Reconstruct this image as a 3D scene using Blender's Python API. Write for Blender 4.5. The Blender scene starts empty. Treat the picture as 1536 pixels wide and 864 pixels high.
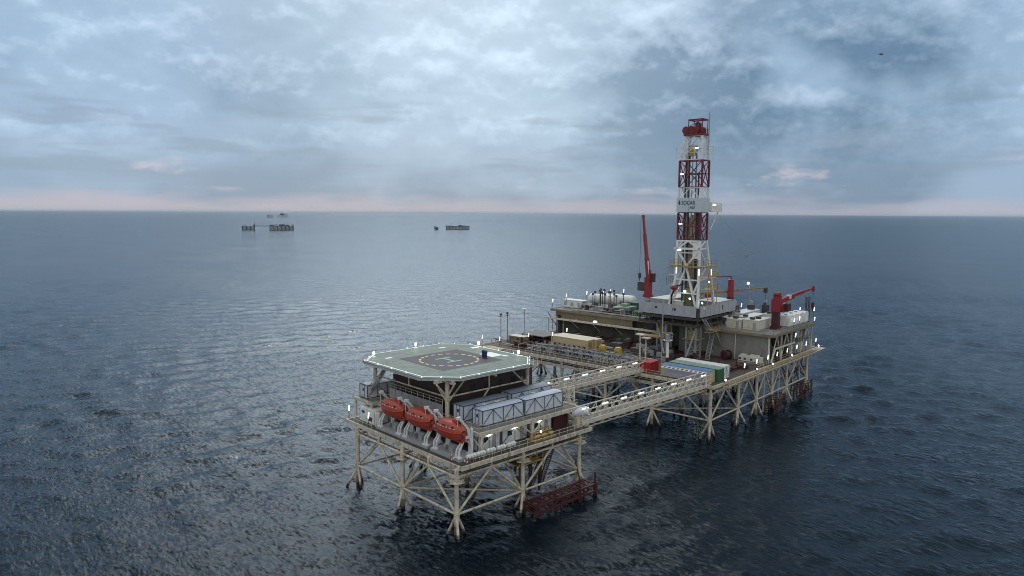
import bpy, math, random
import numpy as np
from mathutils import Matrix, Vector
random.seed(7)
rng = np.random.default_rng(11)
S = bpy.context.scene
COL = S.collection
R = math.radians

# ------------------------------------------------------------------ frames
# world: X and Y run along the two faces of the near platform; the far platform is turned 4.7 degrees
F1 = Matrix.Identity(4)
F2 = Matrix.Translation((130.3, 76.5, 0)) @ Matrix.Rotation(R(4.7), 4, 'Z')
OFF = {}

# ------------------------------------------------------------------ materials
MATS = {}
def mat(name, col, rough=0.6, metal=0.0, var=0.25, stain=None, stain_amt=0.0, scale=0.6, bump=0.0, emit=None, estr=0.0, streak=1.0):
    m = bpy.data.materials.new(name); m.use_nodes = True
    nt = m.node_tree; N = nt.nodes; L = nt.links
    b = N['Principled BSDF']
    b.inputs['Roughness'].default_value = rough; b.inputs['Metallic'].default_value = metal
    if emit:
        b.inputs['Base Color'].default_value = (*col, 1)
        b.inputs['Emission Color'].default_value = (*emit, 1); b.inputs['Emission Strength'].default_value = estr
        MATS[name] = m; return m
    tc = N.new('ShaderNodeTexCoord'); mp = N.new('ShaderNodeMapping')
    mp.inputs['Scale'].default_value = (scale, scale, scale * streak)
    L.new(tc.outputs['Object'], mp.inputs['Vector'])
    n1 = N.new('ShaderNodeTexNoise'); n1.inputs['Scale'].default_value = 1.7; n1.inputs['Detail'].default_value = 7; n1.inputs['Roughness'].default_value = 0.65
    L.new(mp.outputs['Vector'], n1.inputs['Vector'])
    r1 = N.new('ShaderNodeMapRange'); r1.inputs['From Min'].default_value = 0.3; r1.inputs['From Max'].default_value = 0.7
    r1.inputs['To Min'].default_value = 1 - var; r1.inputs['To Max'].default_value = 1 + var * 0.6
    L.new(n1.outputs['Fac'], r1.inputs['Value'])
    mul = N.new('ShaderNodeVectorMath'); mul.operation = 'SCALE'; mul.inputs[0].default_value = col
    L.new(r1.outputs['Result'], mul.inputs['Scale'])
    out = mul.outputs['Vector']
    if stain and stain_amt > 0:
        n2 = N.new('ShaderNodeTexNoise'); n2.inputs['Scale'].default_value = 2.3; n2.inputs['Detail'].default_value = 9; n2.inputs['Roughness'].default_value = 0.72
        mp2 = N.new('ShaderNodeMapping'); mp2.inputs['Scale'].default_value = (scale * 1.3, scale * 1.3, scale * 0.5); mp2.inputs['Location'].default_value = (3.1, 7.7, 1.9)
        L.new(tc.outputs['Object'], mp2.inputs['Vector']); L.new(mp2.outputs['Vector'], n2.inputs['Vector'])
        r2 = N.new('ShaderNodeMapRange'); r2.inputs['From Min'].default_value = 0.66 - 0.28 * stain_amt; r2.inputs['From Max'].default_value = 0.80 - 0.2 * stain_amt
        L.new(n2.outputs['Fac'], r2.inputs['Value'])
        mx = N.new('ShaderNodeMix'); mx.data_type = 'RGBA'
        L.new(r2.outputs['Result'], mx.inputs['Factor']); L.new(out, mx.inputs['A']); mx.inputs['B'].default_value = (*stain, 1)
        out = mx.outputs['Result']
    L.new(out, b.inputs['Base Color'])
    if bump:
        bp = N.new('ShaderNodeBump'); bp.inputs['Strength'].default_value = bump; bp.inputs['Distance'].default_value = 0.05
        L.new(n1.outputs['Fac'], bp.inputs['Height']); L.new(bp.outputs['Normal'], b.inputs['Normal'])
    MATS[name] = m
    return m

RUST = (0.10, 0.045, 0.022); GRIME = (0.06, 0.055, 0.045)
BEIGE = mat('beige_steel', (0.57, 0.52, 0.42), 0.55, 0, 0.26, RUST, 0.55)
BEIGEP = mat('pale_beige_steel', (0.61, 0.565, 0.47), 0.55, 0, 0.22, RUST, 0.45)
SPLASH = mat('splash_zone_paint', (0.25, 0.2, 0.14), 0.55, 0, 0.45, (0.07, 0.04, 0.025), 0.6)
GROWTH = mat('marine_growth', (0.018, 0.018, 0.016), 0.8, 0, 0.5)
DECK = mat('dark_deck_plate', (0.055, 0.052, 0.047), 0.7, 0, 0.45, RUST, 0.5, 0.35)
DECKG = mat('grey_deck_plate', (0.17, 0.165, 0.15), 0.7, 0, 0.35, GRIME, 0.55, 0.35)
DECKB = mat('brown_deck_plate', (0.07, 0.054, 0.045), 0.75, 0, 0.45, GRIME, 0.5, 0.4)
UNDER = mat('shaded_steel', (0.045, 0.042, 0.036), 0.8, 0, 0.3, RUST, 0.4)  # steel colour darkened to carry the shade below decks and in recesses
WHITE = mat('white_paint', (0.70, 0.71, 0.70), 0.45, 0, 0.16, (0.30, 0.25, 0.18), 0.4)
OFFW = mat('cream_paint', (0.58, 0.57, 0.50), 0.5, 0, 0.14, (0.25, 0.2, 0.13), 0.35)
CABIN = mat('pale_blue_panel', (0.55, 0.60, 0.68), 0.5, 0, 0.10, (0.26, 0.26, 0.26), 0.45)
CABFR = mat('navy_frame', (0.05, 0.075, 0.12), 0.5)
ROOFL = mat('light_slate_roof', (0.36, 0.42, 0.52), 0.5, 0, 0.14, (0.2, 0.22, 0.25), 0.4)
ROOFD = mat('dark_slate_roof', (0.16, 0.19, 0.25), 0.55, 0, 0.2, (0.1, 0.1, 0.11), 0.4)
GLASS = mat('dark_window_glass', (0.02, 0.03, 0.045), 0.12)
BOAT = mat('orange_red_hull', (0.35, 0.055, 0.028), 0.38, 0, 0.12, (0.3, 0.05, 0.03), 0.25)
BOATD = mat('orange_red_trim', (0.42, 0.04, 0.025), 0.45, 0, 0.15)
TAPE = mat('reflective_tape', (0.75, 0.62, 0.5), 0.35)
DAVIT = mat('davit_white', (0.66, 0.68, 0.70), 0.45, 0, 0.12, (0.3, 0.25, 0.2), 0.3)
RED = mat('crane_red', (0.25, 0.018, 0.025), 0.45, 0, 0.18, (0.12, 0.02, 0.02), 0.3)
DRED = mat('dark_red_steel', (0.06, 0.010, 0.012), 0.6, 0, 0.3, (0.05, 0.02, 0.02), 0.45)
DERW = mat('derrick_white', (0.74, 0.75, 0.73), 0.5, 0, 0.12, (0.35, 0.3, 0.24), 0.25)
DERR = mat('derrick_red', (0.17, 0.012, 0.02), 0.5, 0, 0.18)
YEL = mat('yellow_paint', (0.50, 0.36, 0.07), 0.5, 0, 0.2, GRIME, 0.45)
YELB = mat('ochre_paint', (0.36, 0.25, 0.08), 0.55, 0, 0.25, GRIME, 0.5)
KHAKI = mat('khaki_cladding', (0.215, 0.18, 0.115), 0.65, 0, 0.2, (0.1, 0.085, 0.06), 0.5, 0.3, streak=0.3)
GWALL = mat('grey_green_cladding', (0.21, 0.213, 0.2), 0.6, 0, 0.14, (0.13, 0.125, 0.11), 0.5, 0.3, streak=0.3)
DWALL = mat('dark_cladding', (0.075, 0.07, 0.062), 0.7, 0, 0.25, GRIME, 0.5, 0.3)
WIND = mat('grey_wind_wall', (0.36, 0.375, 0.42), 0.5, 0, 0.12, (0.22, 0.21, 0.2), 0.35, 0.4)
GREY = mat('mid_grey_paint', (0.30, 0.31, 0.32), 0.55, 0, 0.2, GRIME, 0.35)
LGREY = mat('light_grey_paint', (0.34, 0.355, 0.37), 0.5, 0, 0.15, GRIME, 0.35)
BLACK = mat('black_rubber', (0.015, 0.015, 0.016), 0.7)
DARKM = mat('dark_machinery', (0.045, 0.043, 0.042), 0.6, 0, 0.4, RUST, 0.5)
DBROWN = mat('dark_fill_brown', (0.05, 0.033, 0.03), 0.75, 0, 0.3)  # dark colour of the blocks added to blacken the space under the helideck
GREEN = mat('container_green', (0.035, 0.15, 0.065), 0.5, 0, 0.2, (0.06, 0.1, 0.07), 0.4)
PGREEN = mat('faded_green_roof', (0.20, 0.30, 0.22), 0.55, 0, 0.2, (0.16, 0.17, 0.12), 0.5)
TGREEN = mat('machine_green', (0.028, 0.09, 0.062), 0.55, 0, 0.3, GRIME, 0.4)
BLUE = mat('container_blue', (0.085, 0.19, 0.42), 0.5, 0, 0.18, (0.15, 0.18, 0.24), 0.4)
LAV = mat('lavender_grey_panel', (0.34, 0.36, 0.46), 0.5, 0, 0.12)
CRED = mat('container_red', (0.36, 0.022, 0.03), 0.5, 0, 0.18, (0.2, 0.03, 0.03), 0.4)
TAN = mat('tan_cladding', (0.50, 0.42, 0.25), 0.55, 0, 0.15, (0.26, 0.2, 0.11), 0.4)
TANR = mat('tan_roof', (0.56, 0.50, 0.36), 0.55, 0, 0.15, (0.3, 0.25, 0.16), 0.4)
NAVY = mat('navy_cover', (0.018, 0.03, 0.09), 0.7, 0, 0.2)
SIGN = mat('sign_board', (0.50, 0.58, 0.63), 0.5, 0, 0.07)
INK = mat('sign_lettering', (0.02, 0.05, 0.09), 0.5)
HEX = mat('helideck_line_white', (0.78, 0.8, 0.76), 0.5, 0, 0.15, (0.4, 0.42, 0.4), 0.3)
HYEL = mat('helideck_yellow', (0.68, 0.48, 0.10), 0.55, 0, 0.15)
HPAD = mat('helideck_pad_grey', (0.08, 0.08, 0.09), 0.75, 0, 0.3, (0.06, 0.06, 0.06), 0.5, 0.3)
HH = mat('faded_letter_green', (0.27, 0.36, 0.31), 0.6, 0, 0.2)
FAR = mat('distant_steel', (0.03, 0.03, 0.034), 0.7, 0, 0.4)
FARW = mat('distant_white', (0.3, 0.3, 0.3), 0.6)
LAMP = mat('lit_tube', (0.9, 0.9, 0.9), 0.4, emit=(0.93, 1.0, 1.0), estr=1.7)
LAMPW = mat('lit_warm_lamp', (0.9, 0.8, 0.6), 0.4, emit=(1.0, 0.80, 0.42), estr=6)
WALLL = mat('lit_wall_lamp', (0.9, 0.9, 0.9), 0.4, emit=(0.92, 1.0, 0.92), estr=16)
FLOOD = mat('lit_floodlight', (0.9, 0.9, 0.9), 0.4, emit=(1.0, 0.98, 0.92), estr=9)
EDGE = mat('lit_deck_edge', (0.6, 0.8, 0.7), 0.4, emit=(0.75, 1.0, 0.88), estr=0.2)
GLOW = mat('lit_edge_lamp', (0.8, 0.9, 0.85), 0.4, emit=(0.80, 1.0, 0.88), estr=0.9)
BIRD = mat('gull_feathers', (0.16, 0.16, 0.17), 0.8)
BIRDW = mat('gull_white', (0.6, 0.6, 0.6), 0.8)
SHELF = mat('sea_growth', (0.16, 0.19, 0.15), 0.8, 0, 0.6)

def helideck_green():
    m = bpy.data.materials.new('helideck_green'); m.use_nodes = True
    nt = m.node_tree; N = nt.nodes; L = nt.links; b = N['Principled BSDF']; b.inputs['Roughness'].default_value = 0.6
    tc = N.new('ShaderNodeTexCoord'); sx = N.new('ShaderNodeSeparateXYZ'); L.new(tc.outputs['Object'], sx.inputs[0])
    mm = N.new('ShaderNodeMath'); mm.operation = 'MULTIPLY'; mm.inputs[1].default_value = 1 / 1.5; L.new(sx.outputs['Y'], mm.inputs[0])
    fr = N.new('ShaderNodeMath'); fr.operation = 'FRACT'; L.new(mm.outputs[0], fr.inputs[0])
    ls = N.new('ShaderNodeMath'); ls.operation = 'LESS_THAN'; ls.inputs[1].default_value = 0.16; L.new(fr.outputs[0], ls.inputs[0])
    n = N.new('ShaderNodeTexNoise'); n.inputs['Scale'].default_value = 0.45; n.inputs['Detail'].default_value = 8; n.inputs['Roughness'].default_value = 0.65
    L.new(tc.outputs['Object'], n.inputs['Vector'])
    cr = N.new('ShaderNodeValToRGB'); cr.color_ramp.elements[0].position = 0.34; cr.color_ramp.elements[1].position = 0.66
    cr.color_ramp.elements[0].color = (0.045, 0.078, 0.063, 1); cr.color_ramp.elements[1].color = (0.115, 0.18, 0.145, 1)
    L.new(n.outputs['Fac'], cr.inputs['Fac'])
    mx = N.new('ShaderNodeMix'); mx.data_type = 'RGBA'; mx.inputs['B'].default_value = (0.042, 0.062, 0.052, 1)
    L.new(ls.outputs[0], mx.inputs['Factor']); L.new(cr.outputs['Color'], mx.inputs['A']); L.new(mx.outputs['Result'], b.inputs['Base Color'])
    return m
HGREEN = helideck_green()

# ------------------------------------------------------------------ mesh builder
class MB:
    def __init__(s): s.v = []; s.f = []; s.mi = []; s.sm = []
    def add(s, vs, fs, mi=0, smooth=False):
        o = len(s.v); s.v += [tuple(p) for p in vs]
        for f in fs: s.f.append([o + i for i in f]); s.mi.append(mi); s.sm.append(smooth)
        return s
    def bx(s, x0, x1, y0, y1, z0, z1, mi=0):
        v = [(x0, y0, z0), (x1, y0, z0), (x1, y1, z0), (x0, y1, z0), (x0, y0, z1), (x1, y0, z1), (x1, y1, z1), (x0, y1, z1)]
        return s.add(v, [(0, 3, 2, 1), (4, 5, 6, 7), (0, 1, 5, 4), (1, 2, 6, 5), (2, 3, 7, 6), (3, 0, 4, 7)], mi)
    def tube(s, p, q, r, n=8, mi=0, r2=None, smooth=True, caps=True):
        p = Vector(p); q = Vector(q); d = q - p
        if d.length < 1e-6: return s
        d.normalize(); a = d.orthogonal().normalized() if abs(d.z) > 0.999 else d.cross(Vector((0, 0, 1))).normalized()
        b = d.cross(a); r2 = r if r2 is None else r2
        vs = []; ang = math.pi / 4 if n == 4 else 0
        for (c, rr) in ((p, r), (q, r2)):
            for i in range(n):
                t = 2 * math.pi * i / n + ang; vs.append(c + a * (rr * math.cos(t)) + b * (rr * math.sin(t)))
        fs = [(i, (i + 1) % n, n + (i + 1) % n, n + i) for i in range(n)]
        s.add(vs, fs, mi, smooth and n > 4)
        if caps: s.add(vs, [tuple(range(n))[::-1], tuple(range(n, 2 * n))], mi)
        return s
    def path(s, pts, r, n=6, mi=0):
        for a, b in zip(pts[:-1], pts[1:]): s.tube(a, b, r, n, mi)
        return s
    def bar(s, p, q, w, h, mi=0):   # rectangular beam, w sideways, h upright
        p = Vector(p); q = Vector(q); d = (q - p).normalized()
        up = Vector((0, 0, 1)) if abs(d.z) < 0.99 else Vector((0, 1, 0))
        a = d.cross(up).normalized(); b = a.cross(d).normalized()
        vs = []
        for c in (p, q):
            for (i, j) in ((-1, -1), (1, -1), (1, 1), (-1, 1)): vs.append(c + a * (w / 2 * i) + b * (h / 2 * j))
        return s.add(vs, [(0, 1, 2, 3), (7, 6, 5, 4), (0, 4, 5, 1), (1, 5, 6, 2), (2, 6, 7, 3), (3, 7, 4, 0)], mi)
    def prism(s, pts, z0, z1, mi=0):
        n = len(pts); v = [(x, y, z0) for x, y in pts] + [(x, y, z1) for x, y in pts]
        return s.add(v, [tuple(range(n))[::-1], tuple(range(n, 2 * n))] + [(i, (i + 1) % n, n + (i + 1) % n, n + i) for i in range(n)], mi)
    def ball(s, c, r, mi=0, nu=10, nv=6, sc=(1, 1, 1)):
        vs = []
        for j in range(nv + 1):
            ph = math.pi * j / nv - math.pi / 2
            for i in range(nu):
                t = 2 * math.pi * i / nu
                vs.append((c[0] + r * sc[0] * math.cos(ph) * math.cos(t), c[1] + r * sc[1] * math.cos(ph) * math.sin(t), c[2] + r * sc[2] * math.sin(ph)))
        fs = [(j * nu + i, j * nu + (i + 1) % nu, (j + 1) * nu + (i + 1) % nu, (j + 1) * nu + i) for j in range(nv) for i in range(nu)]
        return s.add(vs, fs, mi, True)
    def rail(s, pts, h=1.1, r=0.035, step=2.0, mi=0, mid=True):
        for a, b in zip(pts[:-1], pts[1:]):
            a = Vector(a); b = Vector(b); n = max(1, round((b - a).length / step))
            for i in range(n + 1):
                p = a.lerp(b, i / n); s.tube(p, p + Vector((0, 0, h)), r, 4, mi)
            for k in ((h, h * 0.5) if mid else (h,)):
                s.tube(a + Vector((0, 0, k)), b + Vector((0, 0, k)), r, 4, mi)
        return s
    def stair(s, p, q, w=0.9, mi=0, rails=True):
        p = Vector(p); q = Vector(q); d = q - p; h = Vector((d.x, d.y, 0)).normalized(); a = Vector((-h.y, h.x, 0))
        for k in (-1, 1):
            s.bar(p + a * (k * w / 2), q + a * (k * w / 2), 0.08, 0.28, mi)
            if rails: s.tube(p + a * (k * w / 2) + Vector((0, 0, 1)), q + a * (k * w / 2) + Vector((0, 0, 1)), 0.035, 4, mi)
        n = max(2, int(abs(d.z) / 0.3))
        for i in range(n):
            c = p.lerp(q, (i + 0.5) / n); s.bar(c - a * w / 2, c + a * w / 2, 0.25, 0.05, mi)
        return s
    def lattice(s, x0, x1, y0, y1, z0, z1, r=0.12, bay=2.6, mi=0, rb=None):
        rb = rb or r * 0.6; n = max(1, round((z1 - z0) / bay)); c = [(x0, y0), (x1, y0), (x1, y1), (x0, y1)]
        for x, y in c: s.bar((x, y, z0), (x, y, z1), 2 * r, 2 * r, mi)
        for i in range(n + 1):
            z = z0 + (z1 - z0) * i / n
            for k in range(4):
                a = c[k]; b = c[(k + 1) % 4]; s.tube((*a, z), (*b, z), rb, 5, mi)
                if i < n:
                    z2 = z0 + (z1 - z0) * (i + 1) / n
                    if (i + k) % 2: s.tube((*a, z), (*b, z2), rb, 5, mi)
                    else: s.tube((*b, z), (*a, z2), rb, 5, mi)
        return s
    def build(s, name, mats, parent=None, off=None, frame=None):
        if not isinstance(mats, (list, tuple)): mats = [mats]
        if off is None: off = OFF.get(parent.name, (0, 0, 0)) if parent else (0, 0, 0)
        me = bpy.data.meshes.new(name)
        me.from_pydata([(x - off[0], y - off[1], z - off[2]) for x, y, z in s.v], [], s.f)
        for m in mats: me.materials.append(m)
        me.polygons.foreach_set('material_index', s.mi); me.polygons.foreach_set('use_smooth', s.sm)
        me.update()
        o = bpy.data.objects.new(name, me); COL.objects.link(o)
        if parent:
            o.parent = parent; OFF[o.name] = off
        elif frame is not None:
            o.matrix_world = frame @ Matrix.Translation(off)
        return o

def tag(o, label, cat, group=None):
    o['label'] = label; o['category'] = cat
    if group: o['group'] = group
    return o
def thing(name, label, cat, loc=(0, 0, 0), frame=F1, rz=0, group=None, proto=False):
    o = bpy.data.objects.new(name, None); o.empty_display_size = 0.5; COL.objects.link(o)
    o.matrix_world = frame @ Matrix.Translation(loc) @ Matrix.Rotation(rz, 4, 'Z')
    tag(o, label, cat, group)
    OFF[o.name] = (0, 0, 0) if proto else loc
    return o
def dup(root, loc, rz=0, frame=F1, label=None, group=None):
    r = root.copy(); COL.objects.link(r)
    r.matrix_world = frame @ Matrix.Translation(loc) @ Matrix.Rotation(rz, 4, 'Z')
    if label: r['label'] = label
    if group: r['group'] = group
    def kids(src, dst):
        for ch in list(src.children):
            c = ch.copy(); COL.objects.link(c); c.parent = dst; kids(ch, c)
    kids(root, r)
    return r
def place(o, loc, rz=0, frame=F1):
    o.matrix_world = frame @ Matrix.Translation(loc) @ Matrix.Rotation(rz, 4, 'Z')

# ------------------------------------------------------------------ camera (fitted: focal 1060 px on 1536, 47 m above the water)
yaw = R(46.9); pitch = math.atan(112.5 / 1060.0); roll = math.atan(9 / 1536.0)
Fh = Vector((math.cos(yaw), math.sin(yaw), 0)); Rh = Vector((math.sin(yaw), -math.cos(yaw), 0)); Uz = Vector((0, 0, 1))
fw = Fh * math.cos(pitch) - Uz * math.sin(pitch); up = Uz * math.cos(pitch) + Fh * math.sin(pitch)
r2 = Rh * math.cos(roll) + up * math.sin(roll); u2 = up * math.cos(roll) - Rh * math.sin(roll)
cam = bpy.data.cameras.new('camera'); co = bpy.data.objects.new('camera', cam); COL.objects.link(co)
M = Matrix.Identity(4)
for i in range(3): M[i][0] = r2[i]; M[i][1] = u2[i]; M[i][2] = -fw[i]
M[0][3], M[1][3], M[2][3] = 0, 0, 47
co.matrix_world = M
cam.sensor_width = 36; cam.lens = 1060 / 1536 * 36; cam.clip_start = 0.5; cam.clip_end = 400000
S.camera = co

# ------------------------------------------------------------------ light
SUN_AZ = R(56.0); SUN_EL = R(31)
W = bpy.data.worlds.new('World'); S.world = W; W.use_nodes = True
nt = W.node_tree; N = nt.nodes; L = nt.links
bg = N['Background']; bg.inputs['Strength'].default_value = 0.1
sky = N.new('ShaderNodeTexSky'); sky.sky_type = 'NISHITA'; sky.sun_disc = False
sky.sun_elevation = SUN_EL; sky.sun_rotation = math.pi / 2 - SUN_AZ
def math_(op, a, b=None, c=None, clamp=False):
    n = N.new('ShaderNodeMath'); n.operation = op; n.use_clamp = clamp
    for i, x in enumerate((a, b, c)):
        if x is None: continue
        if isinstance(x, (int, float)): n.inputs[i].default_value = x
        else: L.new(x, n.inputs[i])
    return n.outputs[0]
def mix_(f, a, b):
    n = N.new('ShaderNodeMix'); n.data_type = 'RGBA'
    for nm, x in (('Factor', f), ('A', a), ('B', b)):
        if isinstance(x, (int, float)): n.inputs[nm].default_value = x
        elif isinstance(x, tuple): n.inputs[nm].default_value = (*x, 1)
        else: L.new(x, n.inputs[nm])
    return n.outputs['Result']
def srange(v, a, b, c=0.0, d=1.0):
    n = N.new('ShaderNodeMapRange'); n.interpolation_type = 'SMOOTHSTEP'
    L.new(v, n.inputs['Value'])
    for nm, x in (('From Min', a), ('From Max', b), ('To Min', c), ('To Max', d)): n.inputs[nm].default_value = x
    return n.outputs['Result']
def noise_(vec, scale, det=8, rough=0.55, dist=0.0):
    n = N.new('ShaderNodeTexNoise'); n.inputs['Scale'].default_value = scale; n.inputs['Detail'].default_value = det
    n.inputs['Roughness'].default_value = rough; n.inputs['Distortion'].default_value = dist; L.new(vec, n.inputs['Vector']); return n.outputs['Fac']
tc = N.new('ShaderNodeTexCoord'); sx = N.new('ShaderNodeSeparateXYZ'); L.new(tc.outputs['Generated'], sx.inputs[0])
dx, dy, dz = sx.outputs
zc = math_('MAXIMUM', dz, 0.0)
inv = math_('DIVIDE', 1.0, math_('ADD', zc, 0.08))
def vmap(scale, loc=(0, 0, 0)):
    n = N.new('ShaderNodeMapping'); L.new(tc.outputs['Generated'], n.inputs['Vector']); n.inputs['Scale'].default_value = scale; n.inputs['Location'].default_value = loc; return n.outputs['Vector']
cp = N.new('ShaderNodeCombineXYZ'); L.new(math_('MULTIPLY', dx, inv), cp.inputs[0]); L.new(math_('MULTIPLY', dy, inv), cp.inputs[1])
CLO = (7.3, 0.4, 3.1)
nA = noise_(cp.outputs[0], 0.75, 9, 0.58, 0.3)                       # flat sheets receding to the horizon
n1 = noise_(vmap((1, 1, 1.7), CLO), 2.9, 11, 0.53, 0.12)   # heaped masses
n2 = noise_(vmap((1, 1, 1.7), (CLO[0], CLO[1], CLO[2] + 0.045)), 2.9, 11, 0.53, 0.12) # the same a little higher: what lies above each point
nF1 = noise_(vmap((1, 1, 1.6), (5.0, 2.2, 1.4)), 8.5, 9, 0.56, 0.1)       # cauliflower tops of the smaller clouds
nF2 = noise_(vmap((1, 1, 1.6), (5.0, 2.2, 1.418)), 8.5, 9, 0.56, 0.1)
relief = math_('ADD', math_('SUBTRACT', n1, n2), math_('MULTIPLY', math_('SUBTRACT', nF1, nF2), 0.75))
nS = noise_(vmap((1, 1, 7.0), (1.2, 0.4, 0.3)), 5.5, 8, 0.55, 0.2)   # thin low streaks
side = math_('ADD', math_('MULTIPLY', dx, Rh.x), math_('MULTIPLY', dy, Rh.y))
right = srange(side, -0.45, 0.40, 0.38, 1.0)
bdir = Vector((math.cos(R(50)) * math.cos(R(21)), math.sin(R(50)) * math.cos(R(21)), math.sin(R(21))))
dt = N.new('ShaderNodeVectorMath'); dt.operation = 'DOT_PRODUCT'; L.new(tc.outputs['Generated'], dt.inputs[0]); dt.inputs[1].default_value = bdir
glow = srange(dt.outputs['Value'], 0.90, 0.995)
mass = math_('ADD', math_('MULTIPLY', n1, 0.72), math_('ADD', math_('MULTIPLY', nA, 0.10), math_('MULTIPLY', nF1, 0.18)))
dens = srange(mass, 0.43, 0.60)
low = math_('MULTIPLY', srange(dz, 0.30, 0.08), 0.35)
dens = math_('MULTIPLY', dens, math_('ADD', right, low), clamp=True)
cloud = mix_(dens, (0.375, 0.53, 0.72), (0.125, 0.225, 0.35))
cloud = mix_(math_('MULTIPLY', glow, math_('SUBTRACT', 0.85, math_('MULTIPLY', dens, 0.5))), cloud, (0.57, 0.725, 0.86))
add = N.new('ShaderNodeMix'); add.data_type = 'RGBA'; add.blend_type = 'ADD'
rl = math_('MULTIPLY', relief, 1.9, clamp=True); L.new(math_('MULTIPLY', rl, srange(dz, 0.03, 0.12)), add.inputs['Factor'])
L.new(cloud, add.inputs['A']); add.inputs['B'].default_value = (0.9, 1.0, 1.1, 1); cloud = add.outputs['Result']
sub = math_('MULTIPLY', math_('MULTIPLY', relief, -1.4, clamp=True), 1.0); cloud = mix_(math_('MULTIPLY', sub, srange(dz, 0.03, 0.12)), cloud, (0.15, 0.22, 0.32))
# thin darker streaks low down, grey veil, rosy band over the horizon
st = math_('MULTIPLY', srange(nS, 0.52, 0.66), math_('MULTIPLY', srange(dz, 0.02, 0.05), srange(dz, 0.20, 0.10)))
cloud = mix_(math_('MULTIPLY', st, 0.5), cloud, (0.24, 0.325, 0.43))
veil = math_('MULTIPLY', srange(dz, 0.14, 0.05), 0.45); cloud = mix_(veil, cloud, (0.26, 0.365, 0.50))
band = math_('ADD', dz, math_('MULTIPLY', math_('SUBTRACT', nS, 0.5), 0.075))
hz = srange(band, 0.002, 0.033, 1.0, 0.0)
cloud = mix_(math_('MULTIPLY', hz, math_('SUBTRACT', 0.85, math_('MULTIPLY', right, 0.3))), cloud, (0.53, 0.485, 0.55))
nP = noise_(vmap((1, 1, 3.2), (2.2, 0.1, 0.7)), 7.0, 8, 0.55, 0.1)
brk = math_('MULTIPLY', srange(nP, 0.60, 0.70), math_('MULTIPLY', srange(dz, 0.022, 0.036), srange(dz, 0.085, 0.05)))
cloud = mix_(math_('MULTIPLY', brk, 0.6), cloud, (0.66, 0.60, 0.66))
# overcast skies are brightest overhead
cloud = mix_(math_('MULTIPLY', srange(dz, 0.42, 0.85), 0.8), cloud, (0.50, 0.51, 0.505))
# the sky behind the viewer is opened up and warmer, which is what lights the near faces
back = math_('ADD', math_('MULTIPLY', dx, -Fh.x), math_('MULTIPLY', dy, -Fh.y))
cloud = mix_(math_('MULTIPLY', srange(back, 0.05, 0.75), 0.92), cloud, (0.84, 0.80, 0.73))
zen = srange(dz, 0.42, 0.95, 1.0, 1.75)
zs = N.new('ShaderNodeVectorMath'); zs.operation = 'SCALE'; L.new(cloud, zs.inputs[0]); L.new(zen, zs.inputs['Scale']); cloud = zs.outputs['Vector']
# everything above stays in units of the final radiance; the Nishita sky shows faintly through the cover
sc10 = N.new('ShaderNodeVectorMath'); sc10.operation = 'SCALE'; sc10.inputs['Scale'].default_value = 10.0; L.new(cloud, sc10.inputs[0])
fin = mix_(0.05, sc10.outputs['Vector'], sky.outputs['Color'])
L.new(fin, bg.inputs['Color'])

sl = bpy.data.lights.new('sun', 'SUN'); sl.energy = 1.0; sl.angle = R(38); sl.color = (1.0, 0.98, 0.95)
so = bpy.data.objects.new('sun', sl); COL.objects.link(so)
sd = Vector((math.cos(SUN_AZ) * math.cos(SUN_EL), math.sin(SUN_AZ) * math.cos(SUN_EL), math.sin(SUN_EL)))
so.rotation_euler = sd.to_track_quat('Z', 'Y').to_euler(); so.location = sd * 300

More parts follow.
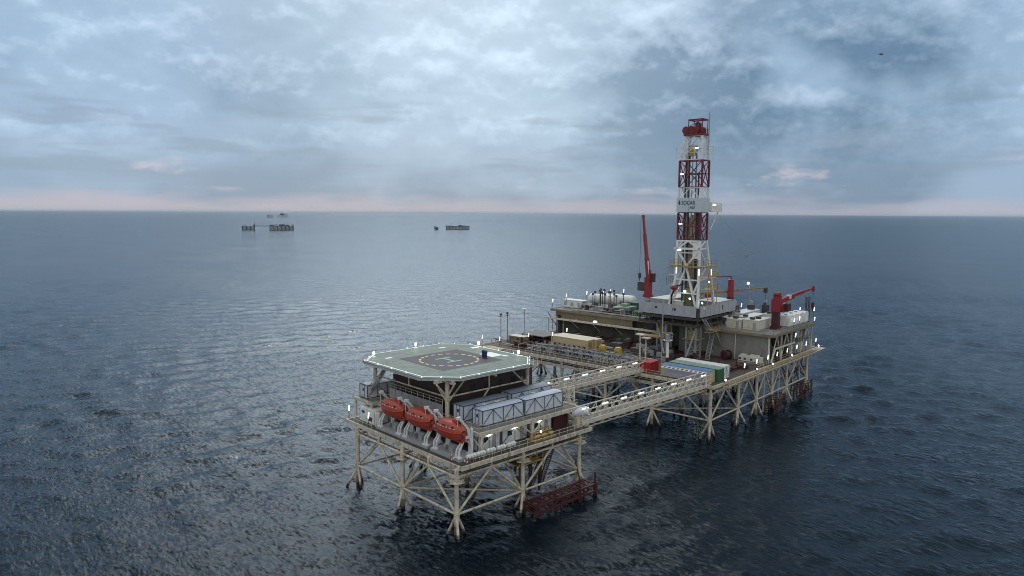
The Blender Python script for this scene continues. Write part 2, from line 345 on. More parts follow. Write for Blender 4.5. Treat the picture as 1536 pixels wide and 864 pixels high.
# ------------------------------------------------------------------ sea
def sea():
    az0 = 46.9
    fine = np.radians(np.linspace(az0 - 44, az0 + 44, 821)); coarse = np.radians(np.linspace(az0 + 44, az0 + 316, 180))[1:-1]
    th = np.concatenate([fine, coarse]); nth = len(th)
    rs = [12.0]
    while rs[-1] < 160000:
        r = rs[-1]; rs.append(r * (1.0068 if r < 900 else 1.06) + (0 if r > 60 else 0.8))
    rs = np.array(rs); nr = len(rs)
    X = np.outer(rs, np.cos(th)); Y = np.outer(rs, np.sin(th)); Z = np.zeros_like(X)
    sp = np.maximum(rs * 0.0068, rs * math.radians(88 / 820))[:, None]
    wind = R(57)      # crests run roughly across the view
    for i in range(130):
        lam = 1.6 * (15 / 1.6) ** rng.random(); a = wind + rng.normal(0, 0.72); k = 2 * math.pi / lam
        amp = 0.0034 * lam ** 0.88
        fade = np.clip((lam / sp - 2.5) / 3.0, 0, 1)
        ph = rng.random() * 6.28
        arg = k * (X * math.cos(a) + Y * math.sin(a)) + ph
        Z += amp * fade * (np.cos(arg) + 0.25 * np.cos(2 * arg))
    # gusts: patches where the chop is higher or lower
    g = np.zeros_like(X)
    for i in range(10):
        lam = rng.uniform(45, 160); a = rng.uniform(0, 6.28); g += np.cos(2 * math.pi / lam * (X * math.cos(a) + Y * math.sin(a)) + rng.random() * 6.28)
    Z *= np.clip(1 + 0.22 * g, 0.45, 1.8)
    Z[rs > 1500] = 0
    v = np.empty((nr * nth + 1, 3), np.float32); v[:-1, 0] = X.ravel(); v[:-1, 1] = Y.ravel(); v[:-1, 2] = Z.ravel(); v[-1] = 0
    i = np.arange(nr - 1)[:, None] * nth; j = np.arange(nth)[None, :]; j2 = (j + 1) % nth
    q = np.stack([i + j, i + nth + j, i + nth + j2, i + j2], -1).reshape(-1, 4)
    jj = np.arange(nth); tri = np.stack([np.full(nth, nr * nth), jj, (jj + 1) % nth], -1)
    loops = np.concatenate([q.ravel(), tri.ravel()]).astype(np.int32)
    starts = np.concatenate([np.arange(len(q)) * 4, len(q) * 4 + np.arange(nth) * 3]).astype(np.int32)
    me = bpy.data.meshes.new('sea'); me.vertices.add(len(v)); me.vertices.foreach_set('co', v.ravel())
    me.loops.add(len(loops)); me.loops.foreach_set('vertex_index', loops)
    me.polygons.add(len(starts)); me.polygons.foreach_set('loop_start', starts)
    me.polygons.foreach_set('use_smooth', np.ones(len(starts), bool))
    me.update(calc_edges=True); me.validate()
    m = bpy.data.materials.new('sea_water'); m.use_nodes = True
    t = m.node_tree; b = t.nodes['Principled BSDF']
    geo = t.nodes.new('ShaderNodeNewGeometry')
    mp = t.nodes.new('ShaderNodeMapping'); mp.inputs['Rotation'].default_value = (0, 0, R(-57)); mp.inputs['Scale'].default_value = (1.0, 0.45, 1.0)
    t.links.new(geo.outputs['Position'], mp.inputs['Vector'])
    def nz(scale, det, rough, dist=0.0):
        n = t.nodes.new('ShaderNodeTexNoise'); n.inputs['Scale'].default_value = scale; n.inputs['Detail'].default_value = det
        n.inputs['Roughness'].default_value = rough; n.inputs['Distortion'].default_value = dist
        t.links.new(mp.outputs['Vector'], n.inputs['Vector']); return n.outputs['Fac']
    b1 = t.nodes.new('ShaderNodeBump'); b1.inputs['Strength'].default_value = 0.9; b1.inputs['Distance'].default_value = 0.28
    t.links.new(nz(0.6, 5, 0.6, 0.5), b1.inputs['Height'])
    b2 = t.nodes.new('ShaderNodeBump'); b2.inputs['Strength'].default_value = 0.8; b2.inputs['Distance'].default_value = 0.10
    t.links.new(nz(2.6, 4, 0.6, 0.4), b2.inputs['Height']); t.links.new(b1.outputs['Normal'], b2.inputs['Normal'])
    # fine ripple slopes taken straight from a vector noise, so that far water keeps its roughness
    rn = t.nodes.new('ShaderNodeTexNoise'); rn.inputs['Scale'].default_value = 1.7; rn.inputs['Detail'].default_value = 5; rn.inputs['Roughness'].default_value = 0.7
    t.links.new(mp.outputs['Vector'], rn.inputs['Vector'])
    sb = t.nodes.new('ShaderNodeVectorMath'); sb.operation = 'SUBTRACT'; sb.inputs[1].default_value = (0.5, 0.5, 0.5); t.links.new(rn.outputs['Color'], sb.inputs[0])
    ml = t.nodes.new('ShaderNodeVectorMath'); ml.operation = 'MULTIPLY'; ml.inputs[1].default_value = (1.15, 1.15, 0.0); t.links.new(sb.outputs[0], ml.inputs[0])
    # gusts: rougher and smoother lanes
    gm = t.nodes.new('ShaderNodeMapping'); gm.inputs['Rotation'].default_value = (0, 0, R(-57)); gm.inputs['Scale'].default_value = (0.022, 0.009, 1); t.links.new(geo.outputs['Position'], gm.inputs['Vector'])
    gn = t.nodes.new('ShaderNodeTexNoise'); gn.inputs['Scale'].default_value = 1.0; gn.inputs['Detail'].default_value = 6; gn.inputs['Roughness'].default_value = 0.6; t.links.new(gm.outputs[0], gn.inputs['Vector'])
    gr = t.nodes.new('ShaderNodeMapRange'); gr.inputs['From Min'].default_value = 0.35; gr.inputs['From Max'].default_value = 0.65; gr.inputs['To Min'].default_value = 0.55; gr.inputs['To Max'].default_value = 1.25; t.links.new(gn.outputs['Fac'], gr.inputs['Value'])
    m2 = t.nodes.new('ShaderNodeVectorMath'); m2.operation = 'SCALE'; t.links.new(ml.outputs[0], m2.inputs[0]); t.links.new(gr.outputs['Result'], m2.inputs['Scale']); ml = m2
    ad = t.nodes.new('ShaderNodeVectorMath'); ad.operation = 'ADD'; t.links.new(b2.outputs['Normal'], ad.inputs[0]); t.links.new(ml.outputs[0], ad.inputs[1])
    nm = t.nodes.new('ShaderNodeVectorMath'); nm.operation = 'NORMALIZE'; t.links.new(ad.outputs[0], nm.inputs[0])
    # body colour of the water under a mirror whose strength saturates: waves hide one another at grazing angles
    t.nodes.remove(b)
    df = t.nodes.new('ShaderNodeBsdfDiffuse'); df.inputs['Color'].default_value = (0.002, 0.006, 0.010, 1); t.links.new(nm.outputs[0], df.inputs['Normal'])
    gl = t.nodes.new('ShaderNodeBsdfGlossy'); gl.inputs['Color'].default_value = (0.82, 0.92, 1.0, 1); gl.inputs['Roughness'].default_value = 0.11; t.links.new(nm.outputs[0], gl.inputs['Normal'])
    fr = t.nodes.new('ShaderNodeFresnel'); fr.inputs['IOR'].default_value = 1.333; t.links.new(nm.outputs[0], fr.inputs['Normal'])
    cl = t.nodes.new('ShaderNodeFloatCurve'); cl.mapping.curves[0].points[0].location = (0, 0); cl.mapping.curves[0].points[1].location = (1, 0.53)
    for q in ((0.1, 0.058), (0.25, 0.21), (0.5, 0.41)): cl.mapping.curves[0].points.new(*q)
    cl.mapping.update(); t.links.new(fr.outputs[0], cl.inputs['Value'])
    mxs = t.nodes.new('ShaderNodeMixShader'); t.links.new(cl.outputs[0], mxs.inputs[0]); t.links.new(df.outputs[0], mxs.inputs[1]); t.links.new(gl.outputs[0], mxs.inputs[2])
    # a few small whitecaps
    f1 = nz(0.11, 3, 0.5); f2 = nz(0.9, 5, 0.65, 0.6)
    fm = t.nodes.new('ShaderNodeMath'); fm.operation = 'MULTIPLY'; t.links.new(f1, fm.inputs[0]); t.links.new(f2, fm.inputs[1])
    fg = t.nodes.new('ShaderNodeMapRange'); fg.inputs['From Min'].default_value = 0.50; fg.inputs['From Max'].default_value = 0.56; t.links.new(fm.outputs[0], fg.inputs['Value'])
    fd = t.nodes.new('ShaderNodeBsdfDiffuse'); fd.inputs['Color'].default_value = (0.45, 0.48, 0.5, 1)
    mf = t.nodes.new('ShaderNodeMixShader'); t.links.new(fg.outputs['Result'], mf.inputs[0]); t.links.new(mxs.outputs[0], mf.inputs[1]); t.links.new(fd.outputs[0], mf.inputs[2])
    t.links.new(mf.outputs[0], t.nodes['Material Output'].inputs['Surface'])
    me.materials.append(m)
    o = bpy.data.objects.new('sea', me); COL.objects.link(o); o['kind'] = 'structure'
sea()
# ================================================================== NEAR (ACCOMMODATION) PLATFORM
XS = [61.6, 74.9, 88.2]; YS = [77.3, 91.0, 104.6]
def leg_with_piles(root, x, y, z0, top, node, r, seed, piles=3, mats=None, out=3.0):
    q = random.Random(seed)
    m = MB(); m.tube((x, y, -4), (x, y, 0.45), r * 1.04, 10, 1); m.tube((x, y, 0.45), (x, y, 1.7), r * 1.01, 10, 2); m.tube((x, y, 1.7), (x, y, top), r, 10, 0)
    m.tube((x, y, node - 0.9), (x, y, node + 0.5), r * 1.28, 10, 0); m.tube((x, y, 8.6), (x, y, 9.4), r * 1.25, 10, 0)
    lg = m.build('leg', [BEIGE, GROWTH, SPLASH], root)
    a0 = seed * 1.3
    for k in range(piles):
        a = a0 + k * 2 * math.pi / piles + q.uniform(-0.25, 0.25); L_ = q.uniform(0.85, 1.1)
        dx_, dy_ = math.cos(a) * out * L_, math.sin(a) * out * L_
        p = MB(); f = (node - 0.4) / (node + 2.4)
        s_, e_ = Vector((x, y, node)), Vector((x + dx_, y + dy_, -2.4)); mid = s_.lerp(e_, f)
        p.tube(s_, s_.lerp(e_, f * .85), r * 0.62, 8, 0); p.tube(s_.lerp(e_, f * .85), mid, r * 0.63, 8, 2); p.tube(mid, e_, r * 0.7, 8, 1)
        p.build('pile', [BEIGE, GROWTH, SPLASH], lg)
    return lg
def face_bay(root, a, b, node, apex, r, mats=BEIGE, lower=True, ring=True, deckz=10.2):
    a = Vector(a); b = Vector(b); c = (a + b) / 2
    A = Vector((a.x, a.y, node)); B = Vector((b.x, b.y, node)); T = Vector((c.x, c.y, apex))
    for e_ in (A, B): MB().tube(e_, T, r, 8).build('brace', mats, root)
    if lower: MB().tube(A, B, r, 8).build('brace', mats, root)
    if ring: MB().tube((a.x, a.y, apex), (b.x, b.y, apex), r * 1.05, 8).build('brace', mats, root)
    MB().tube(T, (c.x, c.y, deckz), r * 1.15, 8).build('stub_column', mats, root)

P1 = thing('accommodation_platform', 'smaller beige steel platform on nine legs carrying the helideck, cabins and orange lifeboats', 'oil platform', (75, 91, 0))
k = 0
for x in XS:
    for y in YS:
        leg_with_piles(P1, x, y, 0, 10.2, 3.4, 0.34, k, 3); k += 1
for i in range(3):
    for j in range(2):
        face_bay(P1, (XS[i], YS[j], 0), (XS[i], YS[j + 1], 0), 3.4, 9.0, 0.19)
        face_bay(P1, (XS[j], YS[i], 0), (XS[j + 1], YS[i], 0), 3.4, 9.0, 0.19)
for a, b in (((XS[0], YS[1]), (XS[1], YS[0])), ((XS[1], YS[0]), (XS[2], YS[1])), ((XS[0], YS[1]), (XS[1], YS[2])), ((XS[1], YS[2]), (XS[2], YS[1]))):
    MB().tube((*a, 3.4), (*b, 3.4), 0.16, 8).build('brace', BEIGE, P1)
# decks
m = MB(); m.bx(62.0, 90.3, 76.7, 108.4, 10.32, 10.6, 0); m.build('main_deck', DECK, P1)
m = MB()
for (a, b) in (((62.0, 76.5), (90.3, 76.5)), ((62.0, 108.6), (90.3, 108.6))):
    m.bar((a[0] - .17, a[1], 10.38), (b[0] + .17, b[1], 10.38), 0.3, 0.62)
for x in (61.85, 90.45): m.bar((x, 76.7, 10.38), (x, 108.4, 10.38), 0.26, 0.62)
m.build('edge_girder', BEIGE, P1)
m = MB()
for x in np.arange(64, 90, 3.3): m.bar((x, 77, 10.0), (x, 108, 10.0), 0.25, 0.5)
for y in YS: m.bar((62.2, y, 9.75), (90, y, 9.75), 0.3, 0.5)
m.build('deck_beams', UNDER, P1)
# narrow inspection catwalk just under the deck
m = MB(); m.bx(61.9, 62.9, 77.9, 105, 8.72, 8.8); m.bx(62.9, 89.5, 77.6, 78.5, 8.72, 8.8)
m.rail([(61.95, 105, 8.8), (61.95, 77.9, 8.8)], 1.1, 0.035, 1.5); m.rail([(62.9, 77.62, 8.8), (89.4, 77.62, 8.8)], 1.1, 0.035, 1.5)
for y in np.arange(79, 105, 4.0): m.tube((62.6, y, 8.8), (62.6, y, 10.3), 0.05, 5)
for y in np.arange(80, 104, 2.7): m.tube((63.2, y, 9.3), (63.2, y + 2.2, 9.4), 0.09, 5)
m.path([(63.5, 78, 9.5), (63.5, 106, 9.5)], 0.12); m.path([(64.1, 78, 9.3), (64.1, 106, 9.3)], 0.08); m.path([(64, 78.9, 9.5), (89, 78.9, 9.5)], 0.12)
m.build('catwalk', BEIGE, P1)
for lx, ly in ((61.6, 77.3), (61.6, 91.0), (88.2, 77.3), (74.9, 77.3)):
    m = MB()
    a = [(lx + 1.3 * math.cos(t), ly + 1.3 * math.sin(t)) for t in np.arange(0, 6.28, math.pi / 3)]
    m.prism(a, 8.3, 8.42); m.rail([(*p, 8.42) for p in a + a[:1]], 1.0, 0.035, 2)
    m.build('leg_platform', BEIGE, P1)
m = MB(); m.rail([(62.2, 108.3, 10.6), (62.2, 101, 10.6)], 1.1, .035, 1.6); m.build('railing', BEIGEP, P1); m = MB(); m.rail([(64.5, 76.9, 10.6), (90.2, 76.9, 10.6), (90.2, 108, 10.6)], 1.1, .035, 1.8)
m.build('railing', BEIGEP, P1)
# upper deck
m = MB(); m.bx(67.0, 89.2, 78.6, 104.2, 13.92, 14.15); m.bx(64.4, 89.2, 104.199, 110, 13.92, 14.15); m.build('upper_deck', DECKG, P1)
m = MB()
m.bar((66.85, 78.45, 13.85), (89.35, 78.45, 13.85), 0.3, 0.6); m.bar((66.85, 78.6, 13.85), (66.85, 104.0, 13.85), 0.3, 0.6); m.bar((89.35, 78.6, 13.85), (89.35, 110, 13.85), 0.3, 0.6)
m.bar((64.25, 104.15, 13.85), (64.25, 110, 13.85), 0.3, 0.6); m.bar((64.1, 104.1, 13.85), (66.7, 104.1, 13.85), 0.3, 0.6)
m.build('upper_edge_girder', BEIGE, P1)
for (x, y) in ((67.3, 78.5), (78.2, 78.6), (89.1, 78.6), (89.1, 92), (67.1, 91.5), (67.1, 103.5), (64.5, 104.6), (64.5, 109.8), (78, 92)):
    MB().bar((x, y, 10.6), (x, y, 13.6), 0.32, 0.32).build('column', BEIGEP, P1)
for (a, b) in (((67.3, 78.5, 11.6), (70, 78.5, 13.6)), ((67.3, 78.5, 11.6), (67.0, 81, 13.6)), ((78.2, 78.6, 11.6), (75.6, 78.5, 13.6)), ((78.2, 78.6, 11.6), (80.8, 78.5, 13.6)), ((89.1, 78.6, 11.6), (86.4, 78.5, 13.6)), ((64.5, 104.6, 11.8), (64.4, 106.6, 13.6))):
    MB().tube(a, b, 0.12, 6).build('knee_brace', BEIGEP, P1)
m = MB(); m.rail([(67, 103.8, 14.15), (67, 78.7, 14.15), (89.2, 78.7, 14.15), (89.2, 109, 14.15)], 1.1, .035, 1.8); m.rail([(64.4, 110, 14.15), (64.4, 104.3, 14.15), (67, 104.3, 14.15)], 1.1, .035, 1.8)
m.build('upper_railing', BEIGE, P1)
# windbreak wall behind the lifeboats, dark blocks added to blacken the space under the helideck
m = MB(); m.bx(67.55, 67.7, 88.4, 103.8, 14.15, 16.3)
for y in np.arange(88.4, 104, 1.9): m.bar((67.5, y, 14.15), (67.5, y, 16.35), .09, .09)
m.build('windbreak_wall', GREY, P1)
m = MB(); m.rail([(67.6, 88.4, 16.3), (67.6, 103.8, 16.3)], 0.9, .035, 1.8); m.build('wall_railing', BEIGE, P1)
m = MB(); m.bx(69.2, 88.6, 89.2, 103.8, 14.15, 19.2, 0); m.bx(71.5, 88, 104.5, 108.4, 14.15, 17.4, 0); m.bx(68, 89, 84, 103, 10.6, 13.85, 0)
m.build('dark_fill_block', DBROWN, P1)
for y in np.arange(90, 103, 2.6): MB().bx(69.16, 69.2, y, y + 1.0, 14.3, 16.4).build('fill_door_panel', BLACK, P1)  # black panels on the added fill block
for x in np.arange(71, 88, 3.1): MB().bx(x, x + 1.1, 89.16, 89.2, 17.3, 18.4).build('fill_window_panel', BLACK, P1)  # black upper panels on the same added block
m = MB(); m.bx(84.5, 88.0, 79.9, 83.5, 10.6, 13.3); m.build('store_room', DRED, P1)
# scaffold stair on the right side, ladder tower by the bridge
m = MB(); m.stair((77.0, 77.9, 2.8), (81.3, 77.9, 10.4), 0.8); m.stair((80.6, 78.9, 2.8), (84.4, 78.9, 10.4), 0.8); m.build('stairway', DARKM, P1)
m = MB(); m.lattice(88.9, 90.3, 80.5, 82, 10.6, 16.8, 0.11, 1.5); m.stair((87.5, 84.3, 10.7), (90.0, 84.3, 14.1), .8)
m.bx(87.6, 90.2, 79.8, 82.6, 13.95, 14.05); m.build('stair_tower', BEIGEP, P1)
m = MB(); m.lattice(89.6, 92.6, 101.5, 105.0, 12, 20.2, 0.16, 1.6); m.bx(89.3, 93, 101, 105.4, 20.2, 20.4); m.bx(89.3, 93, 101, 105.4, 16.8, 16.95)
m.build('scaffold_tower', YELB, P1)
# equipment and drains hanging below the deck by the middle leg
m = MB()
for i in range(9): m.tube((76.8 + i * .75, 80 + (i % 3) * .5, 1.0), (76.8 + i * .75, 80 + (i % 3) * .5, 10.1), 0.13 if i % 3 else .2, 6)
for i in range(3): m.path([(75, 79.5, 6 + i * 1.2), (84, 79.8, 6.2 + i * 1.2)], 0.07)
m.build('riser_bundle', UNDER, P1)
m = MB()
m.bx(74.2, 79.5, 77.4, 80.4, 7.35, 7.5); m.rail([(74.2, 77.4, 7.5), (79.5, 77.4, 7.5), (79.5, 80.4, 7.5)], 1.1, .04, 1.3)
m.build('landing_platform', YELB, P1)
# boat landing, dark red
m = MB(); y0, y1 = 73.9, 76.4
for y in (y0, y1):
    for z in (1.9, 0.7): m.bar((74.4, y, z), (88.6, y, z), 0.35, 0.32)
    for x in np.arange(74.6, 88.7, 2.78): m.tube((x, y, -2), (x, y, 1.9), 0.14, 6)
    for x in np.arange(74.6, 85.9, 2.78): m.tube((x, y, 0.7), (x + 2.78, y, 1.9), 0.1, 6)
for x in np.arange(74.6, 88.7, 1.39):
    for z in (1.9, 0.7): m.bar((x, y0, z), (x, y1, z), 0.22, 0.22)
for q in range(4): m.bar((74.5, y0 + .5 + q * .5, 2.1), (88.6, y0 + .5 + q * .5, 2.1), .12, .06)
for x, t in ((74.7, 2.3), (78.9, 3.1), (84.6, 3.0), (88.5, 4.0)): m.tube((x, y0, -2.4), (x, y0, t), 0.2, 6)
m.tube((88.7, y0 + .1, -1.6), (88.7, y0 + .1, 2.2), 0.36, 8)
for x in (75.2, 87.6): m.bar((x, y1, 1.9), (x, 77.6, 5.0), .16, .16)
m.rail([(79, y1, 2.0), (84, y1, 2.0)], 1.2, .04, 1.4)
m.build('boat_landing', DRED, P1)

# ------------------------------------------------------------------ HELIDECK
def octo(x0, x1, y0, y1, c): return [(x0 + c, y0), (x1 - c, y0), (x1, y0 + c), (x1, y1 - c), (x1 - c, y1), (x0 + c, y1), (x0, y1 - c), (x0, y0 + c)]
HD = thing('helideck', 'octagonal green helicopter deck with a yellow dashed circle and bright edge line', 'helideck', (76.6, 98.4, 14.15))
O8 = octo(64.7, 88.7, 85.6, 111.3, 4.4)
MB().prism(O8, 20.75, 21.0).build('deck_plate', HGREEN, HD)
m = MB(); Q = O8 + O8[:1]
for a, b in zip(Q[:-1], Q[1:]): m.bar((*a, 20.72), (*b, 20.72), 0.3, 0.5)
m.build('edge_beam', GREY, HD)
m = MB(); O9 = octo(63.5, 89.9, 84.4, 112.5, 4.8)
for a, b, c, d in zip(Q[:-1], Q[1:], O9, O9[1:] + O9[:1]):
    for t in np.linspace(0, 1, 8): m.tube(Vector((*a, 20.75)).lerp(Vector((*b, 20.75)), t), Vector((*c, 20.85)).lerp(Vector((*d, 20.85)), t), 0.03, 4)
    for s_ in (0.5, 1.0): m.tube(Vector((*a, 20.75)).lerp(Vector((*c, 20.85)), s_), Vector((*b, 20.75)).lerp(Vector((*d, 20.85)), s_), 0.03, 4)
m.build('safety_net', GREY, HD)
m = MB(); O7 = octo(65.0, 88.4, 85.9, 111.0, 4.25); Q7 = O7 + O7[:1]
for a, b in zip(Q7[:-1], Q7[1:]): m.bar((*a, 21.03), (*b, 21.03), 0.17, 0.06)
m.build('edge_line', EDGE, HD)
MB().bx(70.0, 83.4, 91.4, 104.4, 21.004, 21.012).build('landing_pad', HPAD, HD)
cx_, cy_ = 76.3, 97.8
for i in range(22):
    a0 = 2 * math.pi * i / 22; a1 = a0 + 2 * math.pi / 22 * 0.6; vs = []
    for rr in (4.95, 5.35):
        for t in np.linspace(a0, a1, 5): vs.append((cx_ + rr * math.cos(t), cy_ + rr * math.sin(t), 21.018))
    MB().add(vs, [(q, 5 + q, 6 + q, 1 + q) for q in range(4)]).build('circle_dash', HYEL, HD)
m = MB()
for y in (96.1, 99.5): m.bx(74.6, 77.9, y - .24, y + .24, 21.016, 21.02)
m.bx(76.0, 76.5, 96.35, 99.25, 21.016, 21.02); m.build('letter_marking', HH, HD)
m = MB()
for (x, y, w, h) in ((68.5, 105.8, 1.3, .7), (81.5, 107.3, 1.5, .6), (85.8, 93.2, .8, 1.5), (86.2, 103.0, 1.6, 1.0), (83.6, 94.5, 2.8, 3.7)): MB().bx(x, x + w, y, y + h, 21.004, 21.012).build('deck_marking', HEX, HD)
for i, (a, b) in enumerate(zip(Q[:-1], Q[1:])):
    n = 4 if (Vector(a) - Vector(b)).length > 10 else 2
    for t in (np.arange(n) + 0.0) / n:
        p = Vector(a).lerp(Vector(b), t); MB().tube((p.x, p.y, 20.95), (p.x, p.y, 21.12), 0.1, 6).ball((p.x, p.y, 21.15), 0.08, 0, 8, 5).build('edge_lamp', GLOW, HD)
for (x, y) in ((67.6, 108.6), (78.2, 110.6), (88.2, 103.7), (88.0, 92.2)):
    f = MB().tube((x, y, 20.9), (x, y, 21.5), 0.09, 6).bx(x - .3, x + .3, y - .3, y + .3, 20.9, 21.05).build('floodlight', HEX, HD)
    MB().tube((x, y, 21.45), (x, y, 22.0), 0.16, 8).build('lamp_glass', FLOOD, f)
for (x, y) in ((68.1, 87.8), (86, 87.8), (68.1, 109), (86, 109)):
    MB().tube((x, y, 14.15), (x, y, 20.3), 0.36, 10).build('support_column', BEIGE, HD)
m = MB()
for y in np.arange(87.8, 110, 4.24): m.bar((65.5, y, 20.45), (88.2, y, 20.45), .3, .55)
for x in (68.1, 77, 86): m.bar((x, 86.0, 20.3), (x, 111, 20.3), .35, .7)
m.build('deck_beams', BEIGE, HD)
for (a, b) in (((68.1, 87.8, 17.6), (68.1, 109, 17.6)), ((68.1, 87.8, 17.6), (86, 87.8, 17.6)), ((86, 87.8, 17.6), (86, 109, 17.6)), ((68.1, 87.8, 16.6), (68.1, 91.8, 20.2)), ((68.1, 87.8, 16.6), (72.0, 87.8, 20.2)),
               ((68.1, 87.8, 17.6), (65.4, 87.0, 20.2)), ((68.1, 87.8, 17.6), (68.3, 86.0, 20.2)), ((68.1, 109, 16.6), (68.1, 104.8, 20.2)), ((68.1, 109, 15.6), (71.6, 109, 20.2)), ((86, 87.8, 16.6), (82, 87.8, 20.2)), ((77, 87.8, 17.6), (74.5, 87.8, 15)), ((86, 87.8, 16.6), (86, 92, 20.2)),
               ((77, 87.8, 17.6), (77, 87.8, 20.2)), ((68.1, 98.4, 17.6), (68.1, 98.4, 20.2))):
    MB().tube(a, b, 0.15, 6).build('strut', BEIGE, HD)
m = MB(); m.stair((66.0, 108.0, 14.2), (66.0, 102.4, 20.3), .8); m.build('access_stair', GREY, HD)
# two covered monitors on the helideck
FM = thing('foam_monitor', 'dark blue covered pair of foam monitors standing on the far right part of the helideck', 'fire monitor', (82.2, 95.0, 21.012))
m = MB()
for yy in (-.33, .33):
    m.tube((82.2, 95 + yy, 21.02), (82.2, 95 + yy, 22.0), 0.27, 10, 0, 0.3); m.ball((82.2, 95 + yy, 22.1), 0.33, 0, 10, 6, (1, 1, .9))
m.build('cover', NAVY, FM); MB().bx(81.6, 82.8, 94.2, 95.8, 21.015, 21.1).build('base_plate', DARKM, FM)

# ------------------------------------------------------------------ LIFEBOATS AND DAVITS
def lifeboat(label, loc):
    t = thing('lifeboat', label, 'lifeboat', loc, proto=True, group='lifeboats on the near edge')
    L_ = 6.4; nT = 25; nS = 9
    def B(u): return 1.4 * max(0.0, 1 - abs(2 * u - 1) ** (2.6 if u > .5 else 3.4)) ** 0.55
    def keel(u): return -1.45 + 0.75 * abs(2 * u - 1) ** 3
    def gun(u): return 0.12 * abs(2 * u - 1) ** 2
    def topz(u): return gun(u) + (1.5 * max(0, 1 - abs(2 * u - 1) ** 3.2) ** 0.7)
    us = [i / (nT - 1) for i in range(nT)]
    us[0] = 0.012; us[-1] = 0.985
    h = MB(); vs = []
    for u in us:
        for s_ in range(nS):
            a = math.pi * s_ / (nS - 1); c = math.cos(a); sn = math.sin(a)
            x = B(u) * math.copysign(abs(c) ** 0.75, c); z = gun(u) - (gun(u) - keel(u)) * sn ** 0.85
            vs.append((x, (u - .5) * L_, z))
    fs = [(i * nS + j, i * nS + j + 1, (i + 1) * nS + j + 1, (i + 1) * nS + j) for i in range(nT - 1) for j in range(nS - 1)]
    fs += [tuple(range(nS)), tuple(range((nT - 1) * nS, nT * nS))[::-1]]
    h.add(vs, fs, 0, True); hull = h.build('hull', BOAT, t)
    c_ = MB(); vs = []
    for u in us:
        for s_ in range(nS):
            a = math.pi * s_ / (nS - 1); c = math.cos(a); sn = math.sin(a)
            x = B(u) * 0.97 * math.copysign(abs(c) ** 0.6, c); z = gun(u) + (topz(u) - gun(u)) * sn ** 0.75
            vs.append((x, (u - .5) * L_, z))
    c_.add(vs, [f[::-1] for f in fs], 0, True)
    can = c_.build('canopy', BOAT, t)
    g = MB()
    for sg in (-1, 1): g.path([(sg * (B(u) + .03), (u - .5) * L_, gun(u)) for u in us], 0.085, 6)
    g.build('fender', BOATD, t)
    tw = MB(); tw.bx(-.55, .55, -2.2, -1.1, 1.3, 1.8); tw.bx(-.45, .45, -2.1, -1.2, 1.8, 1.9); ct = tw.build('conning_tower', BOATD, can)
    hk = MB()
    for y in (-2.7, 2.7): hk.tube((0, y, .7), (0, y, 1.6), .07, 6)
    hk.build('lifting_hook', GREY, t)
    tp = MB()
    for sg in (-1, 1):
        for i in range(7):
            u = 0.16 + i * 0.115; y = (u - .5) * L_; x = sg * (B(u) * .97 + .005)
            tp.bx(x * .985 - .04, x * .985 + .04, y - .16, y + .16, .58, .72)
    tp.build('reflective_tape', TAPE, can)
    wn = MB()
    for sg in (-1, 1):
        for i in range(3):
            u = 0.2 + i * .3; wn.bx(sg * B(u) * .93 - .08, sg * B(u) * .93 + .08, (u - .5) * L_ - .18, (u - .5) * L_ + .18, .76, .96)
    wn.build('porthole', GLASS, can)
    kl = MB(); kl.bx(-.06, .06, -2.9, 2.4, -1.62, -1.3); kl.bx(-.05, .05, -3.5, -3.05, -1.15, -.3); kl.tube((0, -3.2, -1.05), (0, -3.0, -1.05), .28, 10)
    kl.build('keel', BOATD, hull)
    return t
def davit(label, loc, rear_tall=False):
    t = thing('lifeboat_davit', label, 'davit', loc, proto=True, group='white lifeboat davits')
    MB().bx(-.3, 3.0, -3.6, 3.6, 0.0, 0.42).build('base_platform', LGREY, t)
    for y in (-2.75, 2.75):
        a = MB(); a.bar((2.3, y, 3.0), (1.9, y, 4.6), .34, .42); a.bar((1.9, y, 4.55), (0.35, y, 6.35), .3, .36); a.bx(-.05, .65, y - .2, y + .2, 6.15, 6.55); a.tube((.1, y, 4.6), (.1, y, 6.2), .045, 5)
        a.build('arm', DAVIT, t)
        for (fx, tx) in ((.05, 1.5), (2.5, 2.35)):
            f = MB(); f.bar((fx, y - .32, .42), (fx + .1, y - .32, 1.5), .2, .24); f.bar((fx + .1, y - .32, 1.5), (tx, y - .12, 3.3), .2, .24); f.bar((fx, y + .32, .42), (fx + .1, y + .32, 1.5), .2, .24); f.bar((fx + .1, y + .32, 1.5), (tx, y + .12, 3.3), .2, .24)
            f.bx(fx - .3, fx + .35, y - .55, y + .55, .42, .62); f.build('leg', DAVIT, t)
        MB().bar((2.75, y, .42), (2.75, y, 4.4), .36, .36).bx(1.2, 2.9, y - .1, y + .1, 2.9, 3.4).build('post', DAVIT, t)
    w = MB(); w.bx(.9, 2.0, -.5, .5, .42, 1.15); w.tube((1.45, -.75, 1.2), (1.45, .75, 1.2), .42, 12); w.tube((0.85, .9, .95), (.85, 1.02, .95), .42, 14); w.build('winch', GREY, t)
    MB().bar((2.3, -2.75, 2.3), (2.3, 2.75, 2.3), .2, .2).build('tie_beam', DAVIT, t)
    return t
bt = lifeboat('leftmost of the three orange-red enclosed lifeboats, beside the white generator housing', (63.9, 96.7, 14.75))
dv = davit('white davit frame holding the leftmost orange lifeboat', (63.2, 97.1, 10.6))
dup(bt, (63.9, 89.4, 14.75), 0, F1, 'middle of the three orange-red enclosed lifeboats, hanging between its neighbours')
dup(dv, (63.2, 89.8, 10.6), 0, F1, 'white davit frame holding the middle orange lifeboat')
dup(bt, (63.9, 81.6, 14.75), 0, F1, 'rightmost of the three orange-red enclosed lifeboats, closest to the deck corner')
